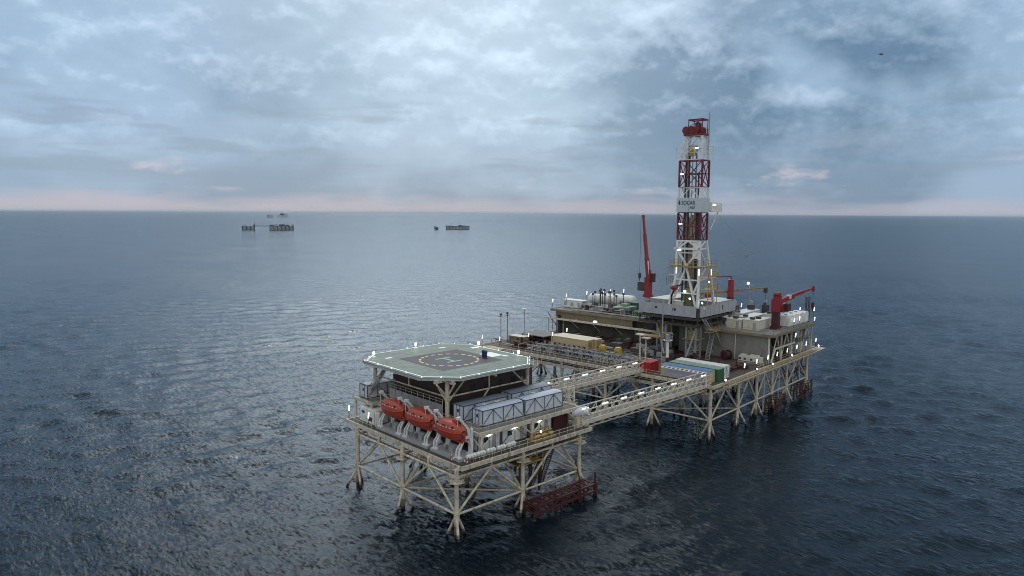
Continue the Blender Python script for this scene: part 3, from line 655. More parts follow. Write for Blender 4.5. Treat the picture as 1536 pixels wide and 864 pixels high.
dup(dv, (63.2, 81.9, 10.6), 0, F1, 'white davit frame holding the rightmost orange lifeboat at the deck corner')

# ------------------------------------------------------------------ CABINS
def cabin(label, loc, L_, Wd, H, roof, frame=F1, diag=True, group=None, walls=None):
    t = thing('cabin', label, 'cabin', loc, frame, proto=True, group=group)
    place(t, loc, 0, frame)
    MB().bx(0.04, L_ - .04, .04, Wd - .04, .12, H - .1).build('shell', walls or CABIN, t)
    r = MB(); n = 6
    prof = [(Wd * i / n, H - .1 + .2 * math.sin(math.pi * i / n)) for i in range(n + 1)]
    vs = [(0.0, y, z) for y, z in prof] + [(L_, y, z) for y, z in prof]
    r.add(vs, [(i, i + 1, n + 2 + i, n + 1 + i) for i in range(n)], 0, False)
    r.add(vs, [tuple(range(n + 1))[::-1], tuple(range(n + 1, 2 * n + 2)), (0, n + 1, 2 * n + 1, n)], 0)
    r.build('roof', roof, t)
    f = MB()
    for x in (0, L_):
        for y in (0, Wd): f.bar((x, y, 0), (x, y, H - .1), .11, .11)
    for y in (0, Wd):
        for z in (.06, H - .1): f.bar((0, y, z), (L_, y, z), .1, .12)
    for x in (0, L_):
        for z in (.06, H - .1): f.bar((x, 0, z), (x, Wd, z), .1, .12)
    nb = max(2, round(L_ / 2.25))
    for i in range(1, nb): f.bar((L_ * i / nb, -.01, .1), (L_ * i / nb, -.01, H - .1), .08, .06)
    if diag:
        for i in range(nb):
            a, b = (0.15, H - .2) if i % 2 == 0 else (H - .2, .15)
            f.bar((L_ * i / nb, -.012, a), (L_ * (i + 1) / nb, -.012, b), .05, .09)
    for y in (Wd * .36, Wd * .68): f.bar((-.01, y, .1), (-.01, y, H - .1), .05, .06)
    f.build('frame', CABFR, t)
    d = MB(); d.bx(-.03, .04, Wd * .40, Wd * .66, .15, H - .5); dr = d.build('door', CABIN, t)
    MB().bx(-.05, -.02, Wd * .44, Wd * .60, H * .5, H - .75).build('window', GLASS, dr)
    return t
cabin('pale blue braced cabin in the upper deck front row, nearest the deck corner', (69.3, 80.5, 14.15), 8.7, 2.45, 2.55, ROOFL)
cabin('pale blue braced cabin in the upper deck front row, nearest the footbridges', (78.4, 80.5, 14.15), 9.0, 2.45, 2.6, ROOFL)
cabin('dark slate roofed cabin in the back row of the upper deck, nearest the helideck column', (68.8, 84.6, 14.15), 9.4, 2.5, 2.55, ROOFD)
cabin('slate roofed cabin in the upper deck back row, at the footbridge end', (79.2, 84.6, 14.15), 9.6, 2.6, 2.75, ROOFD)
cabin('lone pale cabin on the far left corner of the upper deck beside the helideck stair', (64.9, 106.6, 14.15), 6.2, 2.5, 2.5, ROOFL)
for i, (x, l, lab) in enumerate(((67.9, 4.6, 'white ground cabin on the main deck right behind the corner column'), (72.9, 5.6, 'white ground cabin with one window in the middle of the main deck row'), (78.9, 5.2, 'white ground cabin next to the dark red store room'))):
    c = cabin(lab, (x, 80.0, 10.6), l, 2.4, 2.55, LGREY, diag=(i == 1), walls=WHITE)
    MB().bx(1.2, 2.1, -.035, -.015, 1.2, 2.0).build('window', GLASS, c); MB().bx(l - 1.7, l - .9, -.035, -.015, .2, 2.1).build('side_door', LGREY, c)
    ll = MB().bx(l * .4, l * .4 + .9, -.2, -.06, 2.25, 2.4).build('wall_lamp', WALLL, c)
for i, (x, y) in enumerate(((72.5, 84.3), (75.2, 84.3), (83.5, 84.3))):
    a = thing('air_conditioner', ('white air conditioner on the back row cabin wall, nearest the helideck column', 'white air conditioner on the back row cabin wall, halfway along', 'white air conditioner on the far cabin of the back row')[i], 'air conditioner', (x, y, 15.7))
    MB().bx(x, x + .9, y - .35, y + .25, 15.7, 16.35).build('case', WHITE, a); MB().tube((x + .45, y - .36, 16.02), (x + .45, y - .38, 16.02), .24, 10).build('fan_grille', DARKM, a)

# white generator housing and bottles on the left corner of the main deck
g = thing('generator_housing', 'white boxy generator housing on the left corner of the main deck', 'generator', (63.6, 102.3, 10.6))
MB().bx(63.7, 66.4, 102.5, 107.0, 10.75, 12.9).bx(63.6, 66.5, 102.4, 107.1, 10.6, 10.75).build('housing', WHITE, g)
MB().bx(63.9, 66.2, 102.7, 106.8, 12.9, 13.02).build('lid', WHITE, g)
MB().bx(63.66, 63.7, 105.6, 106.5, 12.0, 12.45).bx(63.66, 63.7, 103.2, 104.2, 11.0, 11.7).build('vent', DARKM, g)
for i, y in enumerate((101.6, 100.9)):
    o = MB().tube((63.6, y, 10.6), (63.6, y, 12.9), .3, 12).ball((63.6, y, 12.9), .3, 0, 12, 6).tube((63.6, y, 13.1), (63.6, y, 13.35), .08, 6).build('gas_bottle', OFFW, None, (63.6, y, 10.6), F1)
    tag(o, ('tall cream gas bottle standing against the white generator housing', 'tall cream gas bottle standing on the lifeboat side of its twin')[i], 'gas bottle', 'gas bottles by the generator')
# life raft canisters along the right deck edge
rafts = None
for i, x in enumerate((64.6, 66.4, 68.4, 70.5, 72.6)):
    lab = ('white life raft canister at the deck corner, first of the row by the davit', 'second white life raft canister from the deck corner', 'middle one of the five white life raft canisters on the deck edge', 'fourth white life raft canister from the deck corner', 'last white life raft canister, nearest the orange-brown machinery')[i]
    if rafts is None:
        rafts = thing('life_raft_canister', lab, 'life raft', (x, 77.6, 10.6), proto=True, group='life raft canisters on the deck edge')
        MB().tube((-.75, 0, .8), (.75, 0, .8), .37, 14).tube((-.84, 0, .8), (-.75, 0, .8), .28, 14).tube((.75, 0, .8), (.84, 0, .8), .28, 14).build('canister', WHITE, rafts)
        c = MB()
        for xx in (-.5, .5): c.bar((xx, -.35, 0), (xx, -.3, .55), .07, .07); c.bar((xx, .35, 0), (xx, .3, .55), .07, .07); c.bar((xx, -.35, .45), (xx, .35, .45), .07, .07)
        c.build('cradle', GREY, rafts); MB().tube((-.3, 0, .8), (-.26, 0, .8), .38, 14).tube((.26, 0, .8), (.3, 0, .8), .38, 14).build('strap', BLACK, rafts)
    else: dup(rafts, (x, 77.6, 10.6), 0, F1, lab)
# lifebuoys, machinery on the right edge
for i, (x, y) in enumerate(((62.3, 79.2), (63.2, 76.95))):
    mbb = MB()
    for kx in range(14):
        a, b = 2 * math.pi * kx / 14, 2 * math.pi * (kx + 1) / 14; ax = (0, 1) if i == 0 else (1, 0)
        mbb.tube((x + ax[0] * .36 * math.cos(a), y + ax[1] * .36 * math.cos(a), 11.3 + .36 * math.sin(a)), (x + ax[0] * .36 * math.cos(b), y + ax[1] * .36 * math.cos(b), 11.3 + .36 * math.sin(b)), .09, 6, kx // 2 % 2)
    o = mbb.build('lifebuoy', [BOATD, WHITE], None, (x, y, 11.3), F1); tag(o, ('red and white lifebuoy below the rightmost lifeboat', 'red and white lifebuoy at the near deck corner beside the canisters')[i], 'lifebuoy')
sk = thing('pump_skid', 'ochre pump skid with pipes on the deck edge in front of the white ground cabins', 'pump', (79.5, 77.6, 10.6))
MB().bx(77.5, 82.5, 77.3, 79.4, 10.6, 10.8).build('skid_frame', YELB, sk)
mm_ = MB()
for i in range(3): mm_.tube((78 + i * 1.6, 77.9, 11.2), (79 + i * 1.6, 77.9, 11.2), .33, 10); mm_.bx(78.2 + i * 1.6, 78.9 + i * 1.6, 78.4, 79.1, 10.8, 11.6)
mm_.path([(77.6, 78.2, 11.7), (82.4, 78.2, 11.7)], .1); mm_.path([(77.6, 79.0, 12.0), (82.4, 79.0, 12.0), (82.4, 79.0, 10.8)], .08)
mm_.build('pump', YELB, sk); MB().tube((79, 77.4, 12), (79, 77.4, 12.2), .16, 8).build('work_lamp', LAMPW, sk)
tk = thing('drum_tank', 'blue-white horizontal drum with white domed ends at the start of the lower footbridge', 'tank', (89.4, 78.2, 13.1))
zt = 13.2; MB().tube((88.2, 79, zt), (90.3, 77.9, zt), .8, 16).build('shell', CABIN, tk); MB().tube((90.3, 77.9, zt), (90.55, 77.77, zt), .84, 16).tube((87.95, 79.13, zt), (88.2, 79, zt), .7, 16).build('end_cap', WHITE, tk)
MB().bx(88.3, 90.2, 77.9, 79.0, 10.6, 12.5).build('saddle', BEIGE, tk)

# ------------------------------------------------------------------ FOOTBRIDGES
def bridge(label, x0, x1, y0, y1, zb, zdk, zt, lamps):
    t = thing('footbridge', label, 'bridge', ((x0 + x1) / 2, (y0 + y1) / 2, zb))
    MB().bx(x0, x1, y0 + .1, y1 - .1, zdk - .05, zdk + .05).build('walkway', DECKG, t)
    n = round((x1 - x0) / 2.2)
    for y in (y0, y1):
        m = MB(); m.bar((x0, y, zt), (x1, y, zt), .16, .16); m.bar((x0, y, zt - 1.0), (x1, y, zt - 1.0), .09, .09)
        for i in range(n + 1):
            x = x0 + (x1 - x0) * i / n; m.bar((x, y, zdk), (x, y, zt), .1, .1)
            if i < n: m.bar((x, y, zdk + .1), (x + (x1 - x0) / n, y, zt), .09, .09)
        m.build('side_truss', BEIGEP, t)
        m = MB(); m.bar((x0, y, zdk - .15), (x1, y, zdk - .15), .2, .75); m.build('deck_girder', BEIGEP, t)
        m = MB(); m.bar((x0, y + (0.25 if y == y0 else -.25), zb), (x1, y + (.25 if y == y0 else -.25), zb), .18, .18)
        for i in range(n):
            xa = x0 + (x1 - x0) * i / n; xb = x0 + (x1 - x0) * (i + 1) / n
            m.bar((xa, y, zdk - .4) if i % 2 else (xa, y, zb), (xb, y, zb) if i % 2 else (xb, y, zdk - .4), .09, .09)
        m.build('lower_chord', BEIGEP, t)
    m = MB()
    for i in range(n + 1): x = x0 + (x1 - x0) * i / n; m.bar((x, y0 + .3, zb), (x, y1 - .3, zb), .1, .1)
    m.build('cross_ties', BEIGE, t)
    m = MB()
    for i in range(4): m.path([(x0, y0 + .4 + i * .3, zdk - .5), (x1, y0 + .4 + i * .3, zdk - .5)], .09, 6)
    m.build('pipe_run', GREY, t)
    for x in lamps:
        l = MB().bar((x, y0, zt), (x, y0, zt + .3), .07, .07).build('lamp_bracket', BEIGE, t)
        MB().tube((x - .75, y0, zt + .3), (x + .75, y0, zt + .3), .11, 8).build('lamp_tube', LAMP, l)
    return t
bridge('lower lattice footbridge joining the two platforms, nearest the viewer, ending at the coloured containers', 89.2, 130.0, 77.6, 79.9, 10.35, 11.5, 13.5, [90 + 5.27 * i for i in range(8)])
bridge('upper lattice footbridge behind, running from the cabins to the red container', 90.6, 129.3, 93.9, 96.1, 10.9, 12.1, 13.7, [97.4 + 5.6 * i for i in range(6)])

# ================================================================== FAR (PRODUCTION AND DRILLING) PLATFORM, local u (right-going), v (left-going)
P2 = thing('production_platform', 'large beige steel production platform behind, carrying the drilling derrick and two red cranes', 'oil platform', (28, 33, 0), F2)
US = [-1.2, 12.2, 22.0, 31.0, 40.0, 54.0]; VS = [0.6, 14.5, 27.0, 40.0, 53.0, 66.0]
k = 40
for i, u in enumerate(US):
    for j, v in enumerate(VS):
        if i < 3 or j < 2:
            leg_with_piles(P2, u, v, 0, 11.0, 3.9, 0.36, k, 3, out=3.1); k += 1
for i in range(5):
    face_bay(P2, (US[i], VS[0], 0), (US[i + 1], VS[0], 0), 3.9, 9.6, 0.2, deckz=11)
    face_bay(P2, (US[i], VS[1], 0), (US[i + 1], VS[1], 0), 3.9, 9.6, 0.18, deckz=11, ring=False)
    face_bay(P2, (US[0], VS[i], 0), (US[0], VS[i + 1], 0), 3.9, 9.6, 0.2, deckz=11)
for i in range(2):
    face_bay(P2, (US[i], VS[2], 0), (US[i + 1], VS[2], 0), 3.9, 9.6, 0.18, deckz=11, ring=False, lower=False)
for a, b in (((US[0], VS[1]), (US[1], VS[0])), ((US[1], VS[0]), (US[2], VS[1])), ((US[0], VS[1]), (US[1], VS[2]))):
    MB().tube((*a, 3.9), (*b, 3.9), 0.17, 8).build('brace', BEIGE, P2)
# denser vertical truss under the right end of the deck
for u in (26.5, 35.5, 44.5, 49):
    MB().bar((u, .7, -2), (u, .7, 11), .28, .28).build('column', BEIGE, P2)
for (a, b) in (((40, .7, 9.6), (44.5, .7, 3.9)), ((44.5, .7, 9.6), (49, .7, 3.9)), ((49, .7, 9.6), (54, .7, 3.9)), ((35.5, .7, 9.6), (40, .7, 6.2)), ((40, 2, 1.0), (54, 2, 6)), ((44, 5, 9.6), (54, 5, 3.0)), ((40, 5, 3.0), (47, 5, 10)), ((47, 1.2, 9.6), (54, 1.2, 6)), ((47, 1.2, 6), (54, 1.2, 9.6)), ((49, .7, 3.9), (54, .7, .5)), ((44.5, .7, .5), (49, .7, 3.9)), ((54, .7, 7), (54, 8, 2)), ((54, 8, 9.5), (54, .7, 4)), ((44, 7, 6), (54, 7, 6)), ((35.5, .7, 3.9), (44.5, 4, .3)), ((31, .7, 6.5), (44.5, .7, 6.5))):
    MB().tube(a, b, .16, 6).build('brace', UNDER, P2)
MB().bx(-1.6, 57.8, -0.1, 67.5, 11.2, 11.5).build('main_deck', DECKB, P2)
m = MB()
m.bar((-1.8, -0.25, 11.2), (58, -0.25, 11.2), .3, .7); m.bar((-1.75, -.1, 11.2), (-1.75, 67.4, 11.2), .3, .7); m.bar((-1.8, 67.65, 11.2), (58, 67.65, 11.2), .3, .7); m.bar((57.95, -.1, 11.2), (57.95, 67.5, 11.2), .3, .7)
m.build('edge_girder', BEIGE, P2)
m = MB()
for u in np.arange(1, 57, 4.0): m.bar((u, 0, 10.8), (u, 67, 10.8), .25, .6)
for v in VS: m.bar((-1.5, v, 10.4), (57.5, v, 10.4), .3, .7)
for u in US[:3]: m.bar((u, 0.2, 10.3), (u, 66.5, 10.3), .3, .6)
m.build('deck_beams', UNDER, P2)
m = MB()
for i in range(5): m.path([(-0.4 + i * .35, 0.1, 10.3 - .25 * (i % 2)), (57 + i * .1, 0.1 + i * .3, 10.3 - .25 * (i % 2))], .12, 6)
for i in range(4): m.path([(-1.2, 1 + i * .4, 10.2), (-1.2, 66, 10.2 - .25 * (i % 2))], .1, 6)
m.bx(-2.4, -1.9, 1, 66, 9.55, 9.62); m.rail([(-2.4, 1, 9.6), (-2.4, 66, 9.6)], 1.1, .035, 2)
m.build('pipe_run', BEIGE, P2)
# pipes packed along the right edge of the deck, beige and ochre in turn
m = MB()
for i in range(5): m.path([(2, -.8 - .28 * i, 11.2 + .2 * (i % 2)), (57, -.8 - .28 * i, 11.2 + .2 * (i % 2))], .1, 6, i % 2)
for u in np.arange(2, 58, 3.0): m.bar((u, -2.2, 10.95), (u, 0, 10.95), .15, .15, 0); m.tube((u, -2.0, 9.6), (u, -1.9, 12.3), .05, 5)
m.path([(2, -2.05, 12.3), (58, -2.05, 12.3)], .045, 5); m.path([(2, -2.05, 11.8), (58, -2.05, 11.8)], .04, 5)
m.bx(54, 59.5, -2.2, 1.2, 11.3, 11.4); m.build('edge_pipes', [BEIGE, YELB], P2)
m = MB(); m.rail([(-1.7, 2, 11.5), (-1.7, 67.4, 11.5), (20, 67.4, 11.5)], 1.1, .04, 2.0); m.rail([(20, 0, 11.5), (57.5, 0, 11.5), (57.5, 20, 11.5)], 1.1, .04, 2)
m.build('railing', BEIGE, P2)
# raised block: cladding, upper deck
MB().bx(28.3, 28.55, 0.7, 24.5, 11.5, 18.1).build('front_wall', GWALL, P2)
m = MB(); m.bar((28.15, .55, 11.5), (28.15, .55, 18.1), .35, .35); m.bar((28.1, 9, 11.5), (28.1, 9, 18.1), .18, .18); m.build('wall_post', OFFW, P2)
MB().bx(27.9, 28.2, 38.6, 65.4, 15.3, 18.1).build('upper_wall_band', KHAKI, P2)
MB().bx(29.6, 29.85, 24.6, 65.6, 11.5, 18.1).bx(28.2, 29.6, 65.1, 65.4, 11.5, 18.1).build('recessed_wall', DWALL, P2)
m = MB()
for v in np.arange(26, 66, 6.4): m.bar((28.6, v, 11.5), (28.6, v, 18.1), .28, .28); m.tube((28.6, v, 12), (28.6, v + 4.5, 17), .12, 6)
m.build('wall_column', UNDER, P2)
MB().bx(27.78, 27.9, 63.4, 64.6, 16.0, 17.0).build('wall_opening', BLACK, P2)
m = MB(); m.bx(27.6, 55.2, -.5, 66.8, 18.2, 18.5); m.build('upper_deck', DECKG, P2)
m = MB()
m.bar((27.45, -.7, 18.3), (27.45, 67, 18.3), .25, .65); m.bar((27.4, -.65, 18.3), (55.4, -.65, 18.3), .28, .65); m.bar((55.35, -.6, 18.3), (55.35, 67, 18.3), .25, .65); m.bar((27.4, 67, 18.3), (55.4, 67, 18.3), .25, .65)
m.build('upper_edge_girder', KHAKI, P2)
MB().rail([(27.5, 66.9, 18.6), (27.5, 33, 18.6)], 1.1, .04, 2).build('upper_railing', GREY, P2); m = MB(); m.rail([(27.5, 12, 18.6), (27.5, -.6, 18.6), (55.3, -.6, 18.6), (55.3, 20, 18.6)], 1.1, .04, 2); m.build('upper_railing', GREY, P2)
# open truss carrying the upper deck on the right face
cu = [28.2, 34, 40.3, 47, 54.3]
for u in cu[1:]: MB().bar((u, -.1, 11.5), (u, -.1, 18.1), .3, .3).build('column', BEIGEP, P2)
for a, b in zip(cu[:-1], cu[1:]):
    MB().bar((a, -.1, 11.9), ((a + b) / 2, -.1, 18.0), .2, .2).build('brace', BEIGEP, P2); MB().bar(((a + b) / 2, -.1, 18.0), (b, -.1, 11.9), .2, .2).build('brace', BEIGEP, P2)
MB().bar((30, -.35, 15.0), (42, -.35, 15.0), .25, .4).bar((27.4, -.4, 11.9), (30, -.35, 15.0), .2, .25).build('lit_gallery_beam', OFFW, P2)
m = MB(); m.bx(30, 55, -.3, 1.6, 14.7, 14.8); m.rail([(30, -.35, 14.8), (55, -.35, 14.8)], 1.1, .04, 2); m.build('gallery', DECKG, P2)
m = MB()
for i, (u, v, w, d, z0, h) in enumerate(((31, 3, 5, 3, 11.5, 3.6), (37.5, 3.5, 4, 5, 11.5, 2.6), (43, 2.5, 5, 4, 11.5, 4.2), (49.5, 3, 3.5, 4, 11.5, 2.8), (33, 8, 20, 12, 11.5, 6.2), (38, 2.5, 3, 2.5, 14.8, 2.2), (46, 2.5, 5, 3, 14.8, 2.6))): m.bx(u, u + w, v, v + d, z0, z0 + h)
m.build('machinery_block', DWALL, P2)
m = MB(); m.bx(44.8, 49.0, .4, 1.2, 11.6, 14.6); m.bx(52.2, 53.8, .8, 2.2, 14.9, 17.6); m.bx(41, 42.4, .3, 1.2, 11.6, 14.2); m.build('equipment_locker', LGREY, P2)
# long cantilevered gallery pipe in front of the cladding
m = MB(); m.bar((24, 24.5, 16.45), (24, 65.2, 16.45), 1.4, .18); m.bar((23.3, 24.5, 16.55), (23.3, 65.2, 16.55), .18, .5)
m.build('cantilever_walkway', BEIGEP, P2)
m = MB()
for v in np.arange(27, 65.5, 7.5): m.bar((24, v, 16.3), (28.6, v, 16.3), .2, .2); m.tube((24.2, v, 16.2), (28.3, v, 13.4), .1, 6); 
for v in (59.5, 61.5, 63.5, 65): m.tube((24, v, 11.5), (24, v, 16.3), .12, 6)
m.build('walkway_bracket', BEIGE, P2)
MB().bx(23.5, 24.3, 47.8, 48.6, 16.6, 17.2).build('walkway_lamp', LAMP, P2)
# rusty dark red boat landings at the right face
RLAND = mat('rusty_landing_red', (0.06, 0.02, 0.017), .7, 0, .45, GRIME, .5)
for (ua, ub, va) in ((26.5, 33.0, -2.0), (43.5, 52, -1.6)):
    m = MB()
    for y in (va, va + 2.2):
        for z in (.7, 2.1, 3.5): m.bar((ua, y, z), (ub, y, z), .18, .18)
        for u in np.arange(ua, ub + .1, 2.15): m.tube((u, y, -2), (u, y, 3.6), .11, 6)
        for q, u in enumerate(np.arange(ua, ub - 1.5, 2.15)): m.tube((u, y, .7 if q % 2 else 3.5), (u + 2.15, y, 3.5 if q % 2 else .7), .09, 5)
    for u in np.arange(ua, ub + .1, 2.15): m.bar((u, va, 3.5), (u, va + 2.2, 3.5), .14, .14); m.bar((u, va, 2.1), (u, va + 2.2, 2.1), .12, .12)
    m.tube((ub, va, -2), (ub, va, 4.0), .16, 8); m.tube((ua + 1, va, 0), (ua + 1, va, 3.9), .15, 8)
    m.build('boat_landing', RLAND, P2)
# rope and growth tangle hanging at the near corner
m = MB()
for i in range(60):
    a = Vector((-2.6 + random.gauss(0, .8), 2.5 + random.gauss(0, .9), random.uniform(.0, 4.2))); b = a + Vector((random.gauss(0, .5), random.gauss(0, .5), random.gauss(0, .6)))
    m.tube(a, b, .07, 5)
m.build('net_tangle', SHELF, P2)['kind'] = 'stuff'
# small stairs
MB().stair((26.0, 13.8, 18.6), (21.5, 13.0, 11.6), .9).build('stairway', GREY, P2); m = MB(); m.stair((38, 13.7, 21.8), (33, 12.6, 18.6), .9); m.build('stairway', GREY, P2)

# ------------------------------------------------------------------ DRILL FLOOR
DF = thing('drill_floor', 'grey walled drill floor raised on lattice legs under the red and white derrick', 'drill floor', (29, 22.8, 11.5), F2)
b0, b1, c0, c1, zb, ztp = 19.1, 39.3, 14.4, 31.2, 22.0, 24.7
m = MB(); m.bx(b0 + .3, b1 - .3, c0 + .3, c1 - .3, 21.9, 22.2); m.build('floor_plate', DECK, DF)
for nm, (p, q, ax) in {'wind_wall': ((b0, c0 + .7), (b0, c1), 'v')}.items(): pass
m = MB(); m.bx(b0, b0 + .14, c0 + .8, c1, zb, ztp)
for v in np.arange(c0 + .8, c1 + .1, 3.0): m.bar((b0 - .03, v, zb), (b0 - .03, v, ztp), .06, .1)
m.build('wind_wall', WIND, DF)
m = MB(); m.bx(b0 + .8, b1, c0, c0 + .14, zb, ztp)
for u in np.arange(b0 + .9, b1 + .1, 2.5): m.bar((u, c0 - .03, zb), (u, c0 - .03, ztp), .1, .06)
m.build('wind_wall', WIND, DF)
MB().bx(b1 - .14, b1, c0 + .14, c1, zb, ztp).build('wind_wall', WIND, DF); MB().bx(b0 + .14, b1 - .14, c1 - .14, c1, zb, ztp).build('wind_wall', WIND, DF)
MB().bx(b0 + .25, b0 + .75, c0 + .25, c0 + .75, zb - .6, ztp - .4).build('corner_post', DARKM, DF)
MB().bx(b0 - .05, b0, 20.6, 21.5, 23.2, 23.9).bx(b0 - .05, b0, 25.8, 26.5, 23.4, 23.9).bx(31.5, 31.9, c0 - .05, c0, 23.0, 24.1).build('wall_vent', DARKM, DF)
m = MB(); m.bx(29.6, 39.0, 14.7, 20.4, 22.2, 24.9); m.build('equipment_house', LGREY, DF)
m = MB(); m.bx(29.5, 39.1, 14.6, 20.5, 24.9, 25.02); m.build('house_roof', WHITE, DF)
m = MB(); m.bx(24, 38, 25.6, 30.8, 22.2, 25.1); m.build('equipment_house', LGREY, DF); MB().bx(23.9, 38.1, 25.5, 30.9, 25.1, 25.22).build('house_roof', OFFW, DF)
m = MB(); m.bx(19.4, 20.0, 14.75, 15.1, 23.1, 24.4); m.bx(21.2, 22.0, c0 - .25, c0 - .02, 23.9, 24.5); m.build('white_locker', WHITE, DF)  # small boxes in plain white paint
m = MB()
for z in (19.9, 21.5):
    for u in np.arange(b0, b1 + .1, 3.4): m.bar((u, c0 + .2, z), (u, c1 - .2, z), .3, .55)
    for v in (c0 + .3, 18.2, 25, 27.6, c1 - .3): m.bar((b0, v, z - .1), (b1, v, z - .1), .3, .55)
for u in np.arange(b0 + .2, b1, 3.4):
    for v in (c0 + .3, c1 - .3): m.bar((u, v, 19.9), (u, v, 21.9), .22, .22)
for v in np.arange(c0 + .3, c1, 3.3): m.bar((b0 + .1, v, 19.9), (b0 + .1, v, 21.9), .22, .22)
m.build('grillage', UNDER, DF)
for (u, v) in ((20.6, 15.8), (21.2, 24.3), (33, 15.6), (33, 25)):
    MB().lattice(u, u + 2.5, v, v + 2.5, 11.5, 19.9, .2, 2.1).build('lattice_leg', GREY, DF)
    m = MB(); m.bx(u - .8, u + 3.3, v - .8, v + 3.3, 16.3, 16.45); m.bx(u + .4, u + 2.2, v + .4, v + 2.2, 16.5, 18.6)
    m.build('bracket_platform', YELB, DF)
for (a, b) in (((20.6, 15.6, 19.6), (17.8, 17, 11.6)), ((21.2, 27.2, 19.6), (16.8, 22.2, 12.6)), ((24, 15.5, 19.7), (28.5, 14.4, 13)), ((33, 15.6, 19.7), (28, 15, 12))):
    MB().bar(a, b, .3, .3).build('brace', GREY, DF)
m = MB(); m.bar((14, 17, 11.9), (40, 17, 11.9), .8, .8); m.bar((14, 26.0, 11.9), (40, 26.0, 11.9), .8, .8); m.build('skid_rail', DRED, DF)
m = MB(); m.stair((19.5, 13.2, 21.8), (23, 13.2, 18.8), .9); m.stair((24.4, 13.0, 18.8), (30.0, 13.0, 12), .9); m.bx(22.6, 25, 12.6, 14.2, 18.7, 18.8); m.build('stairway', GREY, DF)
m = MB(); m.bx(21.5, 29.5, 12.4, 14.2, 18.3, 18.42); m.rail([(21.5, 12.4, 18.4), (29.5, 12.4, 18.4)], 1.1, .04, 1.6); m.build('side_platform', YELB, DF)
m = MB(); m.bx(16.8, 19.6, 24, 30.5, 16.3, 16.45); m.rail([(16.8, 24, 16.45), (16.8, 30.5, 16.45)], 1.1, .04, 1.6); m.build('side_platform', YELB, DF)
m = MB()
for q in range(24):
    u, v = random.uniform(20, 29), random.uniform(15, 24.5); h = random.uniform(.6, 2.6); w = random.uniform(.3, .9)
    if 21 < u < 27 and 16.4 < v < 21: continue
    m.bx(u, u + w, v, v + w, 22.2, 22.2 + h)
m.build('floor_equipment', DARKM, DF)
m = MB(); m.bx(20.5, 22.6, 19.5, 22.5, 22.2, 25.4); m.bx(20.4, 22.7, 19.4, 22.6, 25.4, 25.5); m.build('driller_cabin', OFFW, DF)

# ------------------------------------------------------------------ DERRICK
DK = thing('drilling_derrick', 'tall red and white lattice drilling derrick with a name board and dark red crown', 'derrick', (24, 18.5, 22.2), F2)
u0, v0, v1 = 20.0, 15.2, 21.2
def seg(z0, z1, p0, p1, m_, r, name, bays=2, style='X', rb=.11):
    """p0, p1: (u0,u1,v0,v1) rectangles at bottom and top"""
    m = MB()
    def cs(p, z): return [Vector((p[0], p[2], z)), Vector((p[1], p[2], z)), Vector((p[1], p[3], z)), Vector((p[0], p[3], z))]
    A, B = cs(p0, z0), cs(p1, z1)
    for a, b in zip(A, B): m.bar(a, b, 2 * r, 2 * r)
    for i in range(bays + 1):
        t = i / bays
        for k_ in range(4):
            a = A[k_].lerp(B[k_], t); b = A[(k_ + 1) % 4].lerp(B[(k_ + 1) % 4], t); m.bar(a, b, rb * 1.5, rb * 1.5)
            if i < bays:
                t2 = (i + 1) / bays; a2 = A[k_].lerp(B[k_], t2); b2 = A[(k_ + 1) % 4].lerp(B[(k_ + 1) % 4], t2)
                if style == 'X':
                    m.tube(a, (a2 + b2) / 2, rb, 5); m.tube(b, (a2 + b2) / 2, rb, 5)
                    if i == bays - 1 and bays > 1: pass
                elif style == 'D':
                    c = (a + b) / 2 ; m.tube(a2, c, rb, 5); m.tube(b2, c, rb, 5)
                elif style == 'O':
                    if i % 2 == 0: m.tube(a, (a2 + b2) / 2, rb, 5); m.tube(b, (a2 + b2) / 2, rb, 5)
                    else: c = (a + b) / 2; m.tube(c, a2, rb, 5); m.tube(c, b2, rb, 5)
    return m.build(name, m_, DK)
mast = (20.0, 23.4, v0, v1)
# splayed white A-frame base
m = MB()
for a, b in (((20, 23.0, 24.4), (20, 21.4, 31)), ((20, 21.4, 31), (20, 21.1, 40.6)), ((20, 15.2, 22.4), (20, 15.2, 40.6))): m.bar(a, b, .55, .55)
for a, b in (((20, 22.6, 24.0), (20, 18.6, 34.2)), ((20, 15.5, 23.5), (20, 18.6, 34.2)), ((20, 18.5, 34.4), (20, 21.1, 38.3)), ((20, 18.5, 34.4), (20, 15.3, 38.3)), ((20, 15.2, 30.6), (20, 16.6, 27.3)), ((20, 21.1, 38.5), (20, 18.3, 40.5)), ((20, 15.3, 38.5), (20, 18.1, 40.5))): m.bar(a, b, .42, .42)
m.bar((20, 21.5, 31.0), (20, 15.2, 31.0), .34, .34); m.bar((20, 22.1, 27.7), (20, 15.2, 27.7), .3, .3); m.bar((19.9, 21.9, 38.6), (19.9, 14.7, 38.6), .35, .5); m.bar((20, 21.1, 40.5), (20, 15.2, 40.5), .35, .35); m.bar((20, 21, 37.6), (20, 15.3, 37.6), .22, .22)
m.bx(19.95, 20.1, 15.2, 17.0, 36.2, 40.3)
m.build('front_frame', DERW, DK)
m = MB()
for v in (15.2, 21.2):
    m.bar((28.8, v - .1, 22.4), (23.2, v, 40.6), .55, .55); m.bar((20.1, v, 31), (25.6, v, 31.4), .26, .26); m.bar((20.1, v, 38.6), (23.5, v, 38.6), .26, .26)
    m.bar((20.1, v, 38.4), (24.8, v, 34), .22, .22); m.bar((20.1, v, 31.2), (24.5, v, 34.4), .22, .22); m.bar((20.1, v, 38.8), (23, v, 40.5), .18, .18)
m.bar((25.6, 15.2, 31.4), (25.6, 21.2, 31.4), .26, .26)
m.build('rear_frame', DERW, DK)
seg(40.8, 47.3, mast, mast, DERR, .2, 'red_mast_section', 2, 'D', .13)
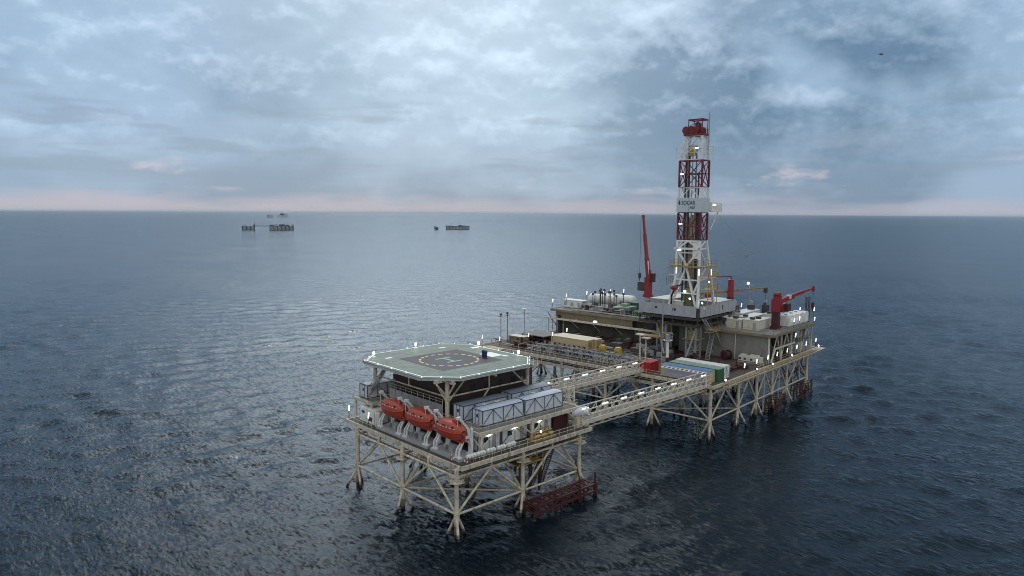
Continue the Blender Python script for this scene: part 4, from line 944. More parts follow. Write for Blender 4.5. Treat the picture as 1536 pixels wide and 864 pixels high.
seg(47.5, 53.3, mast, mast, DERW, .2, 'white_mast_section', 2, 'X', .11)
seg(53.5, 59.8, mast, mast, DERR, .2, 'red_mast_section', 2, 'O', .13)
seg(60.0, 65.6, mast, (20.3, 22.6, 15.6, 20.0), DERW, .2, 'white_mast_section', 2, 'X', .11)
m = MB(); m.rail([(19.4, 21.9, 60), (19.4, 14.6, 60), (24, 14.6, 60), (24, 21.9, 60), (19.4, 21.9, 60)], 3.2, .05, 2.4); m.build('mast_cage', DERW, DK)
# name board with lettering on the front and the plain side board
bd = MB().bx(19.55, 19.68, 14.9, 21.5, 47.5, 50.9).build('name_board', SIGN, DK)
MB().bx(19.68, 23.6, 14.8, 14.93, 47.5, 50.9).build('side_board', SIGN, DK)
MB().bar((19.5, 18.2, 47.5), (19.5, 18.2, 50.9), .05, .05).build('board_seam', LGREY, bd)
def text_mesh(txt, size, name, parent, width=None, shear=0.0, ext=.02):
    cu_ = bpy.data.curves.new('lettering', 'FONT'); cu_.body = txt; cu_.size = size; cu_.extrude = ext; cu_.shear = shear; cu_.offset = 0.022; cu_.space_character = 1.05
    to = bpy.data.objects.new('lettering_curve', cu_); COL.objects.link(to)
    dg = bpy.context.evaluated_depsgraph_get(); me = bpy.data.meshes.new_from_object(to.evaluated_get(dg))
    bpy.data.objects.remove(to); bpy.data.curves.remove(cu_)
    me.name = name; me.materials.clear(); me.materials.append(INK)
    o = bpy.data.objects.new(name, me); COL.objects.link(o); o.parent = parent
    if width:
        xs = [v.co.x for v in me.vertices]; s_ = width / (max(xs) - min(xs))
        for v in me.vertices: v.co.x *= s_
    return o
off = OFF[bd.name]
Rt = Matrix(((0, 0, -1, 0), (-1, 0, 0, 0), (0, 1, 0, 0), (0, 0, 0, 1)))   # text x -> -v, text y -> z, faces -u
tx = text_mesh('SOCAR', 1.35, 'lettering', bd, 3.6); tx.matrix_local = Matrix.Translation((19.53 - off[0], 20.15 - off[1], 49.25 - off[2])) @ Rt
tx2 = text_mesh('AQŞ', .68, 'lettering', bd, 1.45, .25); tx2.matrix_local = Matrix.Translation((19.53 - off[0], 18.0 - off[1], 48.35 - off[2])) @ Rt
lg = MB()
drop = [(0, .0), (.22, .1), (.26, .35), (.1, .62), (.18, .9), (.0, 1.15), (-.2, .8), (-.24, .45), (-.2, .12)]
dv_ = [(19.5, 20.72 - x, 49.2 + y) for x, y in drop]; lg.add(dv_ + [(19.54, y, z) for _, y, z in dv_], [tuple(range(9)), tuple(range(9, 18))[::-1]] + [(i, (i + 1) % 9, 9 + (i + 1) % 9, 9 + i) for i in range(9)])
lg.build('emblem', INK, bd)
# derrick innards: pipe stands, guide rails, travelling block, ladders
m = MB()
for i, (u, v) in enumerate(((21.2, 20.2), (21.5, 19.7), (21.2, 19.2), (22.4, 19.9), (22.4, 18.0), (21.2, 17.3), (22.2, 17.2), (21.6, 18.6))): m.tube((u, v, 24), (u, v, 63.5 if i % 3 else 57), .13 if i % 2 else .2, 6, i % 2)
m.build('pipe_stand', [DARKM, GREY], DK)
m = MB(); m.bar((21.6, 18.3, 24), (21.6, 18.3, 46.8), .5, .5); m.bar((21.9, 17.1, 23), (21.9, 17.1, 47.3), .8, .8, 1); m.bar((21.9, 19.2, 23), (21.9, 19.2, 46.0), .7, .7, 2)
m.build('guide_column', [YELB, DARKM, GREY], DK)
m = MB(); m.bx(20.8, 23, 16.4, 19.0, 22.2, 29.0); m.build('iron_roughneck', mat('olive_paint', (.10, .11, .05), .6, 0, .3), DK)
m = MB(); m.bx(21, 22.4, 18.0, 19.3, 61, 63.6); m.tube((20.9, 18.6, 62.2), (22.5, 18.6, 62.2), .8, 12); m.build('travelling_block', YEL, DK)
m = MB()
for z in (34.3,): 
    m.bx(19.0, 20.0, 13.6, 22.8, z, z + .12); m.bx(20, 26, 13.6, 15, z, z + .12); m.bx(20, 26, 21.4, 22.8, z, z + .12)
    m.rail([(26, 22.8, z + .1), (19.0, 22.8, z + .1), (19.0, 13.6, z + .1), (26, 13.6, z + .1)], 1.5, .06, 1.4)
    m.bar((19.0, 13.6, z), (19, 22.8, z), .2, .4); m.bar((19.0, 13.6, z), (26, 13.6, z), .2, .4)
m.build('casing_platform', YELB, DK)
m = MB()
for z in (31.6, 28.8): m.bx(20.4, 25.2, 12.8, 14.9, z, z + .1); m.rail([(20.4, 14.9, z), (20.4, 12.8, z), (25.2, 12.8, z), (25.2, 14.9, z)], 1.4, .06, 1.2)
for z in np.arange(25, 34, 1.2): m.bar((23.5, 13.4, z), (23.5, 14.6, z), .08, .08)
for q in ((20.4, 12.9), (25.2, 12.9)): m.bar((*q, 24.9), (*q, 34.3), .14, .14)
m.build('side_platform', YEL, DK)
m = MB()
for z in (31.8, 29.4): m.bx(20.2, 23, 22.0, 24.0, z, z + .1); m.rail([(20.2, 22, z), (20.2, 24.0, z), (23, 24, z)], 2.0, .06, 1.0)
m.build('ladder_cage', GREY, DK)
bh = MB().bx(24.0, 27.6, 13.6, 15.4, 47.6, 47.75).bx(23.8, 24.9, 14.2, 15.6, 47.75, 49.9).build('crow_box', DERW, DK)
m = MB(); m.rail([(24, 13.6, 47.7), (27.6, 13.6, 47.7), (27.6, 15.4, 47.7), (24, 15.4, 47.7)], 1.9, .07, .8); m.bx(26.6, 27.6, 13.6, 15.2, 47.7, 49.4); m.bar((27.4, 14.4, 47.6), (24, 14.6, 43.2), .14, .14); m.build('box_railing', DERW, bh)
# crown
m = MB(); m.bx(19.9, 23, 15.2, 20.4, 65.7, 66.1)
for v in (19.9, 18.4, 17.2): m.tube((20.0, v, 67.0), (21.2, v, 67.0), .95 if v != 17.2 else .8, 16)
m.bx(20.4, 22.6, 16.0, 18.2, 66.1, 67.6); m.tube((20.5, 17.1, 68.2), (21.5, 17.1, 68.2), .65, 12)
m.rail([(20, 20.3, 66.1), (20, 15.4, 66.1), (23, 15.4, 66.1), (23, 20.3, 66.1)], 1.0, .06, 1.6); m.build('crown_block', DERR, DK)
m = MB()
for (u, v) in ((20.1, 15.6), (20.1, 19.2), (22.8, 15.6), (22.8, 19.2)): m.bar((u, v, 66), (u, v, 69.4), .16, .16)
for (a, b) in (((20.1, 15.6), (20.1, 19.2)), ((22.8, 15.6), (22.8, 19.2)), ((20.1, 15.6), (22.8, 15.6)), ((20.1, 19.2), (22.8, 19.2))): m.bar((*a, 69.4), (*b, 69.4), .28, .3)
m.bar((20.1, 15.6, 69.3), (20.1, 19.2, 67.8), .1, .1); m.build('crown_frame', DERR, DK)
MB().tube((22.2, 14.9, 60), (22.2, 14.9, 71.0), .12, 6).build('antenna_mast', GREY, DK)
# lamps on the derrick
for (u, v, z) in ((19.7, 20.3, 56.4), (19.7, 20.3, 44.4), (19.7, 20.4, 38.0), (19.8, 16.7, 62.4), (24.3, 13.9, 49.0)):
    f = MB().bx(u - .1, u + .1, v - .55, v + .55, z - .05, z + .05).build('lamp_bracket', GREY, DK); MB().tube((u - .15, v - .45, z + .2), (u - .15, v + .45, z + .2), .13, 8).build('lamp_tube', LAMP, f)
for (u, v, z) in ((19.6, 21.0, 33.2), (19.7, 15.0, 33), (22.5, 13.2, 32.9)):
    f = MB().bx(u - .08, u + .08, v - .3, v + .3, z + .9, z + 1.0).build('lamp_bracket', GREY, DK); MB().tube((u, v, z - .7), (u, v, z + .9), .13, 8).build('lamp_tube', LAMP, f)
for (u, v, z, r_) in ((19.7, 18.6, 28.2, .3), (20.2, 17.5, 26.4, .2), (20.3, 14.2, 25.6, .2), (23, 13.9, 30.6, .16)):
    f = MB().tube((u + .2, v, z - .3), (u + .2, v, z + .3), .12, 6).build('lamp_bracket', GREY, DK); MB().ball((u, v, z), r_, 0, 10, 6).build('floodlight', FLOOD, f)
# hose, hook lines, tong arm
m = MB(); m.path([(19.6, 22.2, 24.8), (19.4, 22.0, 27), (19.5, 21.0, 29.2), (20.5, 19.4, 30)], .22, 8); m.build('mud_hose', BLACK, DK)
m = MB(); m.ball((19.4, 21.4, 28.9), .95, 0, 12, 8, (.6, 1.1, .6)); m.build('hose_reel', RED, DK)
m = MB(); m.path([(25.5, 13.4, 36.0), (31, 11.8, 36.6), (36.6, 9.4, 37)], .06, 5); m.path([(25.4, 14.4, 48), (37.0, 9.3, 37.1)], .03, 4)
for u in (34.6, 35.8): m.bx(u - .25, u + .25, 9.9, 10.4, 36.2, 36.8)
m.bar((29.5, 12.4, 36.75), (37.2, 9.2, 36.95), .1, .12); m.build('lifting_boom', GREY, DK)

# ------------------------------------------------------------------ THINGS ON THE DRILL FLOOR AND THE UPPER DECK
c = thing('gas_separator', 'upright red gas separator vessel on the right rear corner of the drill floor', 'vessel', (38.0, 15.3, 25.02), F2)
MB().tube((38, 15.3, 25.4), (38, 15.3, 30.0), .75, 16).ball((38, 15.3, 30.0), .75, 0, 16, 6, (1, 1, .3)).build('vessel', RED, c)
MB().tube((38, 15.3, 25.02), (38, 15.3, 25.5), .95, 16).build('base_ring', DRED, c)
MB().tube((38.5, 16.2, 25.02), (38.5, 16.2, 27.8), .25, 10).path([(38, 15.3, 30.1), (38, 15.3, 30.9), (25.4, 14.9, 31.6)], .13, 6).build('vent_pipe', DRED, c)
# slewing crane far left: upright boom
K1 = thing('pedestal_crane', 'red pedestal crane with its boom raised almost upright, left of the derrick', 'crane', (47, 45.5, 18.5), F2)
MB().tube((47, 45.5, 18.5), (47, 45.5, 22.2), 1.0, 14).build('pedestal', LGREY, K1)
m = MB(); m.bx(46.2, 47.8, 44.6, 46.4, 22.2, 28.2); m.bx(46.0, 48.0, 44.3, 46.7, 22.2, 23.0); m.bx(46.4, 47.6, 44.9, 46.0, 28.2, 30.4); m.build('king_post', RED, K1)
MB().bx(46.2, 47.8, 44.9, 46.1, 22.0, 22.9).build('base_panel', WHITE, K1)
MB().bx(46.4, 47.9, 43.6, 44.5, 26.8, 29.4).build('operator_cabin', DRED, K1)
MB().bx(46.3, 47.9, 46.5, 48.8, 24.0, 26.6).build('winch_house', DARKM, K1)
m = MB(); m.bar((46.4, 45.0, 27.5), (46.9, 46.2, 34), 1.0, 1.1); m.bar((46.9, 46.2, 34), (47.4, 47.4, 41), .75, .85); m.bar((47.4, 47.4, 41), (47.7, 48.2, 46.3), .5, .55); m.bx(47.4, 48, 47.9, 48.6, 46.0, 46.6); m.build('boom', RED, K1)
MB().bar((46.2, 45.0, 28.8), (46.5, 45.5, 33), .3, .35).build('boom_cylinder', WHITE, K1)
m = MB(); m.tube((47.7, 49.0, 46.2), (47.7, 49.0, 29.2), .05, 5); m.build('hoist_line', DARKM, K1); MB().bx(47.4, 48, 48.7, 49.3, 27.6, 29.2).tube((47.7, 49, 27.6), (47.7, 49, 26.8), .12, 6).build('hook_block', DARKM, K1)
# slewing crane right: boom level
K2 = thing('pedestal_crane', 'red pedestal crane with level boom at the right end of the upper deck', 'crane', (37.7, 3.0, 18.5), F2)
m = MB(); m.bx(36.6, 38.8, 2.0, 4.0, 18.5, 19.3); m.bar((37.7, 3, 19.3), (37.7, 3, 23.0), 1.6, 1.6); m.build('pedestal', DRED, K2)
m = MB(); m.bx(36.6, 38.9, 2.2, 3.9, 23.0, 26.2); m.bx(37.0, 39.2, 2.3, 3.6, 26.2, 26.9); m.tube((37.6, 2.1, 27.2), (37.6, 3.6, 27.2), .6, 12); m.build('slewing_column', RED, K2)
MB().bx(39.8, 42.0, 1.0, 2.1, 22.9, 24.7).build('operator_cabin', DRED, K2)
MB().bx(38.9, 41.4, 1.9, 3.9, 22.7, 24.2).build('winch_house', RED, K2)
m = MB(); m.bar((39.0, 3, 25.2), (47, 2.4, 26.2), .95, 1.15); m.bar((47, 2.4, 26.3), (53.0, 1.9, 26.9), .7, .8); m.bar((53, 1.9, 26.95), (58.5, 1.5, 27.3), .45, .5); m.bx(58.3, 59, 1.2, 1.8, 26.5, 27.9); m.build('boom', RED, K2)
MB().bar((40.4, 2.6, 24.4), (43, 2.5, 26.0), .4, .5).bx(43.5, 44.6, 1.95, 2.95, 25.7, 26.6).build('boom_cylinder', WHITE, K2)
MB().tube((58.6, 1.4, 26.6), (58.6, 1.4, 23.5), .05, 5).build('hoist_line', DARKM, K2); MB().bx(58.3, 58.9, 1.1, 1.7, 21.8, 23.5).tube((58.6, 1.4, 21.8), (58.6, 1.4, 21.1), .12, 6).build('hook_block', DRED, K2)
# ochre crane beam behind the derrick
K3 = thing('jib_crane', 'ochre jib crane beam reaching out to the right behind the derrick', 'crane', (30, 24.5, 22.2), F2)
MB().tube((30, 24.0, 22.2), (30, 24.0, 27.5), .45, 10).build('post', YELB, K3)
m = MB(); m.bar((29.2, 24.5, 25.9), (40, 14.0, 27.2), .5, .8); m.bar((40, 14, 27.3), (45.6, 8.6, 27.9), .3, .35); m.build('beam', mat('dull_orange', (.24, .165, .07), .55, 0, .2, GRIME, .4), K3)
MB().bx(33.4, 34.6, 18.8, 20.2, 25.4, 26.2).build('trolley', RED, K3)
MB().tube((45.2, 9.0, 27.8), (45.2, 9.0, 23.5), .05, 5).bx(44.8, 45.6, 8.6, 9.4, 26.6, 27.8).bx(44.9, 45.5, 8.7, 9.3, 22.4, 24.0).build('hook_block', DARKM, K3)

def box_unit(name, label, cat, u0, u1, v0, v1, z0, z1, wall, roof, ribs=True, doors=None, group=None, ax='v', frame=F2):
    t = thing(name, label, cat, ((u0 + u1) / 2, (v0 + v1) / 2, z0), frame, group=group)
    MB().bx(u0 + .05, u1 - .05, v0 + .05, v1 - .05, z0 + .12, z1 - .02).build('shell', wall, t)
    MB().bx(u0, u1, v0, v1, z1 - .02, z1 + .06).build('roof', roof, t)
    f = MB()
    for u in (u0 + .06, u1 - .06):
        for v in (v0 + .06, v1 - .06): f.bar((u, v, z0), (u, v, z1), .14, .14)
    for u in (u0 + .05, u1 - .05):
        for z in (z0 + .1, z1 - .1): f.bar((u, v0, z), (u, v1, z), .13, .16)
    for v in (v0 + .05, v1 - .05):
        for z in (z0 + .1, z1 - .1): f.bar((u0, v, z), (u1, v, z), .13, .16)
    f.build('frame', wall, t)
    if ribs:
        r = MB()
        for v in np.arange(v0 + .4, v1 - .3, .55):
            for u in (u0 + .04, u1 - .04): r.bar((u, v, z0 + .2), (u, v, z1 - .2), .1, .22)
        for u in np.arange(u0 + .4, u1 - .3, .55): r.bar((u, v0 + .04, z0 + .2), (u, v0 + .04, z1 - .2), .22, .1)
        r.build('corrugation', wall, t)
    return t
# shipping containers at the near corner
c = box_unit('shipping_container', 'short red shipping container at the end of the upper footbridge', 'container', -.3, 3.6, 15.9, 18.4, 11.5, 13.8, CRED, CRED)
MB().bar((-.02, 17.0, 11.7), (-.02, 17.0, 14), .05, .05).bar((-.28, 16.2, 11.7), (-.28, 16.2, 14), .05, .05).build('lock_bar', DRED, c)
c = box_unit('office_container', 'blue roofed container with lavender grey side beside the short red one', 'container', -.2, 2.4, 1.6, 13.1, 11.5, 14.0, TAN, BLUE, ribs=False)
MB().bx(-.26, -.2, 2.6, 12.0, 11.7, 13.5).build('side_panel', LAV, c)
m = MB(); m.bar((-.3, 2.0, 13.75), (-.3, 12.3, 13.75), .12, .14); m.bar((-.9, 3, 13.5), (-.9, 12.3, 13.5), .1, .12)
for v in np.arange(2.8, 12.4, 1.05): m.bar((-.3, v, 13.75), (-.95, v + .3, 13.45), .3, .12)
m.bar((-.3, 2.2, 11.6), (-.3, 2.2, 13.7), .3, .3); m.build('white_rail', WHITE, c)
c = box_unit('shipping_container', 'dark green shipping container with faded green roof between the blue and white ones', 'container', 2.8, 5.3, .9, 12.9, 11.5, 14.1, GREEN, PGREEN)
c = box_unit('shipping_container', 'white container with braced end, last in the row of coloured containers', 'container', 5.9, 8.7, 1.3, 13.0, 11.5, 14.15, WHITE, WHITE, ribs=False)
MB().bar((6.0, 1.32, 11.7), (7.3, 1.32, 14), .07, .1).bar((7.3, 1.32, 14), (8.6, 1.32, 11.7), .07, .1).bar((7.3, 1.3, 11.7), (7.3, 1.3, 14), .06, .08).build('end_brace', GREY, c)
# white skid against the wall and red winch drum
c = thing('engine_skid', 'long white engine skid standing in front of the grey-green wall', 'machine', (26.3, 4, 11.5), F2)
m = MB(); m.bx(25.6, 27.2, 1.4, 6.9, 11.9, 13.1); m.bx(25.8, 27.0, 2.2, 4.2, 13.1, 13.5); m.bx(25.7, 27.1, 5.3, 6.6, 13.1, 13.4); m.build('housing', OFFW, c)
MB().bx(25.4, 27.4, 1.2, 7.1, 11.5, 11.75).build('skid_frame', GREY, c); m = MB()
for v in (1.9, 3.4, 5.0, 6.2): m.bx(25.56, 25.6, v, v + .6, 12.2, 12.7)
m.build('hatch', DARKM, c)
c = thing('winch_drum', 'flat dark red winch drum lying on the deck near the white skid', 'winch', (19.2, 3.2, 11.5), F2)
MB().tube((19.2, 3.2, 11.5), (19.2, 3.2, 12.3), 1.5, 18).build('drum', DRED, c); MB().tube((19.2, 3.2, 12.3), (19.2, 3.2, 12.45), 1.7, 18).build('flange', DRED, c); MB().tube((19.2, 3.2, 12.45), (19.2, 3.2, 12.9), .35, 10).build('hub', RED, c)
c = thing('cable_reel', 'reddish cable reel standing upright below the drill floor stairs', 'cable reel', (26, 10.2, 11.5), F2)
MB().tube((25.2, 10.4, 12.7), (26.6, 9.9, 12.7), .8, 16).build('cable', DARKM, c)
for p, q in (((25.1, 10.43, 12.7), (25.25, 10.38, 12.7)), ((26.5, 9.94, 12.7), (26.7, 9.88, 12.7))): MB().tube(p, q, 1.15, 18).build('flange', DRED, c)
c = thing('deck_crane_mast', 'white mast with a railed crow nest rising from the container row', 'mast', (3.8, 13.9, 11.5), F2)
m = MB(); m.tube((3.8, 13.9, 14.8), (3.8, 13.9, 18.4), .34, 12, 0); m.tube((3.8, 13.9, 11.5), (3.8, 13.9, 14.8), .36, 12, 1); m.build('pole', [WHITE, DRED], c)
MB().tube((3.8, 13.9, 18.4), (3.8, 13.9, 18.75), .4, 14, 0, 1.15).build('crow_nest', WHITE, c)
a = [(3.8 + 1.1 * math.cos(t), 13.9 + 1.1 * math.sin(t), 18.75) for t in np.arange(0, 6.3, math.pi / 4)]
MB().rail(a + a[:1], 1.6, .06, 2).bx(3.4, 4.2, 13.5, 14.3, 18.8, 20.0).build('railing', GREY, c)
MB().tube((3.3, 15.0, 11.5), (3.3, 15.0, 28.0), .11, 6).build('whip_antenna', LGREY, c)
for i, (u, v) in enumerate(((3.1, 20.6), (3.9, 19.6))):
    o = thing('lamp_mast', ('tall beige lamp mast with flat head beside the upper footbridge end, left one', 'tall beige lamp mast beside the upper footbridge end, right one')[i], 'mast', (u, v, 11.5), F2, group='beige lamp masts by the footbridge')
    MB().tube((u, v, 11.5), (u, v, 19.3 - i * .8), .2, 8).build('pole', BEIGE, o); MB().bx(u - .7, u + .7, v - 1.0, v + 1.0, 19.2 - i * .8, 19.4 - i * .8).build('head', BEIGE, o)
c = thing('pipe_rack', 'rack of dark red and grey drill pipes lying behind the white container', 'pipe rack', (13, 10, 11.5), F2)
m = MB()
for i in range(16): m.tube((10.2 + i * .42, 2.5 + (i % 3) * .6, 12.2 + .12 * (i % 2)), (10.2 + i * .42, 13.2 + (i % 4) * .3, 12.2 + .12 * (i % 2)), .16, 6, i % 3)
m.build('drill_pipes', [DRED, DARKM, GREY], c); m = MB()
for v in (3.6, 8, 12.2): m.bar((9.8, v, 11.9), (17.4, v, 11.9), .3, .35); m.bar((9.8, v, 11.5), (9.8, v, 13.4), .16, .16); m.bar((17.4, v, 11.5), (17.4, v, 13.4), .16, .16)
m.build('stand', DRED, c)
for i in range(22):
    u, v = random.uniform(10, 26), random.uniform(14.5, 26); w, d, h = random.uniform(.4, 1.6), random.uniform(.4, 1.8), random.uniform(.4, 2.0)
    o = MB().bx(u, u + w, v, v + d, 11.5, 11.5 + h).bx(u + .1, u + w - .1, v + .1, v + d - .1, 11.5 + h, 11.6 + h).build('tool_box', (DARKM, DRED, GREY, DWALL)[i % 4], None, (u, v, 11.5), F2)
    kd = ('black', 'dark red', 'grey', 'olive drab')[i % 4]; tag(o, kd + ' steel box standing on the shaded deck beneath the drill floor', 'tool box', kd + ' boxes under the drill floor')
# tan double cover, yellow valve boxes
for i, (ua, ub) in enumerate(((9.0, 11.4), (11.7, 14.2))):
    c = thing('generator_enclosure', ('long tan flat roofed enclosure, front one of the pair', 'long tan flat roofed enclosure, rear one of the pair')[i], 'enclosure', ((ua + ub) / 2, 45, 11.5), F2, group='tan enclosures on the main deck')
    MB().bx(ua, ub, 39.9 - i * .8, 51.8, 11.8, 14.5).build('shell', TAN, c); MB().bx(ua - .1, ub + .1, 39.8 - i * .8, 51.9, 14.5, 14.65).build('roof', TANR, c)
    MB().bx(ua + .1, ub - .1, 40, 51.6, 11.5, 11.8).build('skid_frame', DARKM, c); m = MB()
    for v in np.arange(40.6, 51, 1.6): m.bx(ua - .15, ua, v, v + .5, 11.9, 12.9)
    m.build('louvre', DARKM, c); MB().bx(ua + .4, ub - .4, 39.82 - i * .8, 39.92 - i * .8, 11.9, 14.1).build('door', YELB, c)
for i, v in enumerate((35.8, 31.2)):
    c = thing('valve_cabinet', ('yellow valve cabinet on the main deck, nearer the tan enclosures', 'yellow valve cabinet on the main deck, nearer the beige lamp masts')[i], 'cabinet', (10.0, v, 11.5), F2, group='yellow valve cabinets')
    MB().bx(9.3, 10.7, v - .75, v + .75, 11.8, 13.6).build('cabinet', YEL, c); MB().tube((10, v, 13.6), (10, v, 13.9), .7, 12).build('cap', YEL, c); MB().bx(9.4, 10.6, v - .6, v + .6, 11.5, 11.8).build('foot', DARKM, c); MB().bx(9.26, 9.3, v - .3, v + .3, 12.1, 13.2).build('door', YELB, c)
# wellheads (christmas trees) in rows along the front of the main deck
W0 = thing('wellhead', 'grey valve tree of the wellhead rows along the front deck edge', 'wellhead', (0, 0, 11.5), F2, proto=True, group='wellheads along the front deck edge')
m = MB(); m.tube((0, 0, 0), (0, 0, 2.1), .17, 8); m.bx(-.28, .28, -.28, .28, .3, .62); m.bx(-.26, .26, -.26, .26, 1.0, 1.35); m.bx(-.2, .2, -.2, .2, 1.6, 1.85); m.tube((0, -.8, 1.18), (0, .8, 1.18), .13, 8); m.tube((0, .8, 1.18), (0, .8, .1), .1, 6); m.tube((0, 0, .45), (-1.2, 0, .45), .1, 6); m.build('valve_body', GREY, W0)
for (a, b) in (((0, -.95, 1.18), (0, -.85, 1.18)), ((0, 0, 2.12), (0, 0, 2.2)), ((.3, 0, 1.18), (.42, 0, 1.18))): MB().tube(a, b, .3, 12).build('handwheel', NAVY, W0)
MB().rail([(-.7, -1.0, 0), (-.7, 1.0, 0)], 1.4, .045, 1.0).build('guard_rail', BEIGE, W0)
first = True
for row, u in enumerate((1.0, 3.2, 5.6, 7.2)):
    for j in range(15):
        v = 22.5 + j * 2.05 + (row % 2) * .8
        if row == 3 and 28 < v < 53: continue
        uu = u + random.uniform(-.2, .2); rz = random.choice((0, 0, math.pi)); 
        if first: place(W0, (uu, v, 11.5), rz, F2); first = False
        else: dup(W0, (uu, v, 11.5), rz, F2)
c = thing('pipe_manifold', 'long manifold of beige and dark pipes behind the wellheads on the main deck', 'pipework', (8, 40, 11.5), F2)
m = MB()
for i in range(7): 
    u = 2.0 + i * 2.1; m.path([(u, 20.5, 12.0 + .25 * (i % 3)), (u, 63, 12.0 + .25 * (i % 3))], .15, 6, i % 2)
for i in range(48):
    v = random.uniform(20, 66); ua = random.uniform(-.8, 4); m.path([(ua, v, 11.9), (ua, v, 12.7 + random.random()), (ua + random.uniform(2, 5), v, 12.7)], .1, 6, random.randint(0, 2))
m.build('pipes', [BEIGE, DARKM, DRED], c)
m = MB()
for i in range(60):
    u, v = random.uniform(14.5, 26.5), random.uniform(27.5, 62); w, d, h = random.uniform(.4, 1.8), random.uniform(.5, 3.0), random.uniform(.4, 2.2); m.bx(u, u + w, v, v + d, 11.5, 11.5 + h, random.randint(0, 3))
for i in range(14): 
    v = random.uniform(27, 62); m.path([(15, v, 12.6), (27, v + random.uniform(-4, 4), 12.6)], .12, 6, random.randint(0, 3))
m.build('process_equipment', [DARKM, DRED, DWALL, GREY], c)
m = MB(); m.bar((.2, 18, 13.2), (.2, 53, 13.2), .12, .16); m.bar((2.4, 20, 13.7), (2.4, 44, 13.7), .1, .14)
for v in np.arange(18, 53, 4.3): m.bar((.2, v, 11.5), (.2, v, 13.6), .14, .14)
m.build('cable_tray', LGREY, c)
c = thing('process_module', 'dark red rusty process module with a slate roof left of the tan enclosures', 'module', (9, 57, 11.5), F2)
MB().bx(8.0, 15.0, 53.6, 61.5, 13.9, 14.1).build('roof', DECKG, c); m = MB()
for u in (8.2, 11.5, 14.8):
    for v in (53.8, 57.5, 61.3): m.bar((u, v, 11.5), (u, v, 13.9), .25, .25)
for z in (12.4, 13.2): m.bar((8.2, 53.8, z), (8.2, 61.3, z), .15, .2)
m.build('frame', DRED, c); m = MB(); 
for i in range(4): m.tube((9.2, 54.5 + i * 1.9, 12.5), (13.8, 54.5 + i * 1.9, 12.5), .6, 12)
m.build('vessel', DRED, c)
c = box_unit('tool_shed', 'small olive drab shed at the left end of the main deck', 'shed', 3.6, 6.2, 57.2, 62.3, 11.5, 14.0, KHAKI, TANR, ribs=False)
MB().bx(3.56, 3.6, 58.5, 59.4, 11.7, 13.6).build('door', DARKM, c)
c = thing('drilling_fluid_pump', 'dark red pump with a vertical black cylinder in front of the olive shed', 'pump', (2.0, 56, 11.5), F2)
MB().bx(1.0, 3.0, 53.2, 58.6, 11.5, 11.9).build('skid_frame', DRED, c); m = MB(); m.tube((2, 54.2, 12.6), (2, 57.8, 12.6), .6, 12); m.bx(1.4, 2.6, 57.4, 58.4, 11.9, 13.2); m.build('pump', DRED, c); MB().tube((1.4, 55.6, 11.9), (1.4, 55.6, 14.6), .3, 10).build('cylinder', BLACK, c)
for i, (u, v, h, hd_) in enumerate(((3.0, 64.6, 8.3, 1), (4.3, 63.4, 8.6, 0), (7.5, 60.0, 9.6, 2))):
    c = thing('antenna_mast', ('thin dark antenna mast at the left end of the main deck, leftmost of three', 'thin dark antenna mast close behind the leftmost one', 'pale slender mast with a flat white head above the olive shed')[i], 'mast', (u, v, 11.5), F2, group='slender masts at the left deck end')
    MB().tube((u, v, 11.5), (u, v, 11.5 + h), .1 if i < 2 else .13, 6).build('pole', DARKM if i < 2 else LGREY, c)
    m = MB(); m.bar((u, v - .9, 10.6 + h), (u, v + .9, 10.6 + h), .1, .12)
    if hd_ == 2: m.bx(u - .4, u + .4, v - .9, v + .9, 11.35 + h, 11.5 + h)
    else: m.bx(u - .2, u + .2, v - .25, v + .25, 11.0 + h, 11.5 + h)
    m.build('cross_arm', DARKM if i < 2 else WHITE, c)
# upper deck left: white unit, tanks, masts, green pumps
c = box_unit('equipment_container', 'white flat roofed container at the far left end of the upper deck', 'container', 33.2, 36.0, 59.6, 67.0, 18.6, 20.9, WHITE, WHITE, ribs=False)
m = MB()
for v in (61, 63.5, 66): m.bx(33.16, 33.2, v - .4, v + .4, 19.2, 20.3)
m.build('panel', LGREY, c)
for i, (u, v) in enumerate(((38.5, 55.5), (42.0, 52.0))):
    c = thing('storage_tank', ('white horizontal storage tank behind the thin masts, front one', 'white horizontal storage tank further back on the upper deck')[i], 'tank', (u, v, 18.5), F2, group='white horizontal tanks on the upper deck')
    MB().tube((u, v - 4.6, 21.4), (u, v + 4.6, 21.4), 1.45, 20).ball((u, v - 4.6, 21.4), 1.45, 0, 20, 10, (1, .4, 1)).ball((u, v + 4.6, 21.4), 1.45, 0, 20, 10, (1, .4, 1)).build('shell', WHITE, c)
    MB().bx(u - 1.3, u + 1.3, v - 3.4, v - 2.8, 18.5, 20.6).bx(u - 1.3, u + 1.3, v + 2.8, v + 3.4, 18.5, 20.6).build('saddle', GREY, c)
vm = None
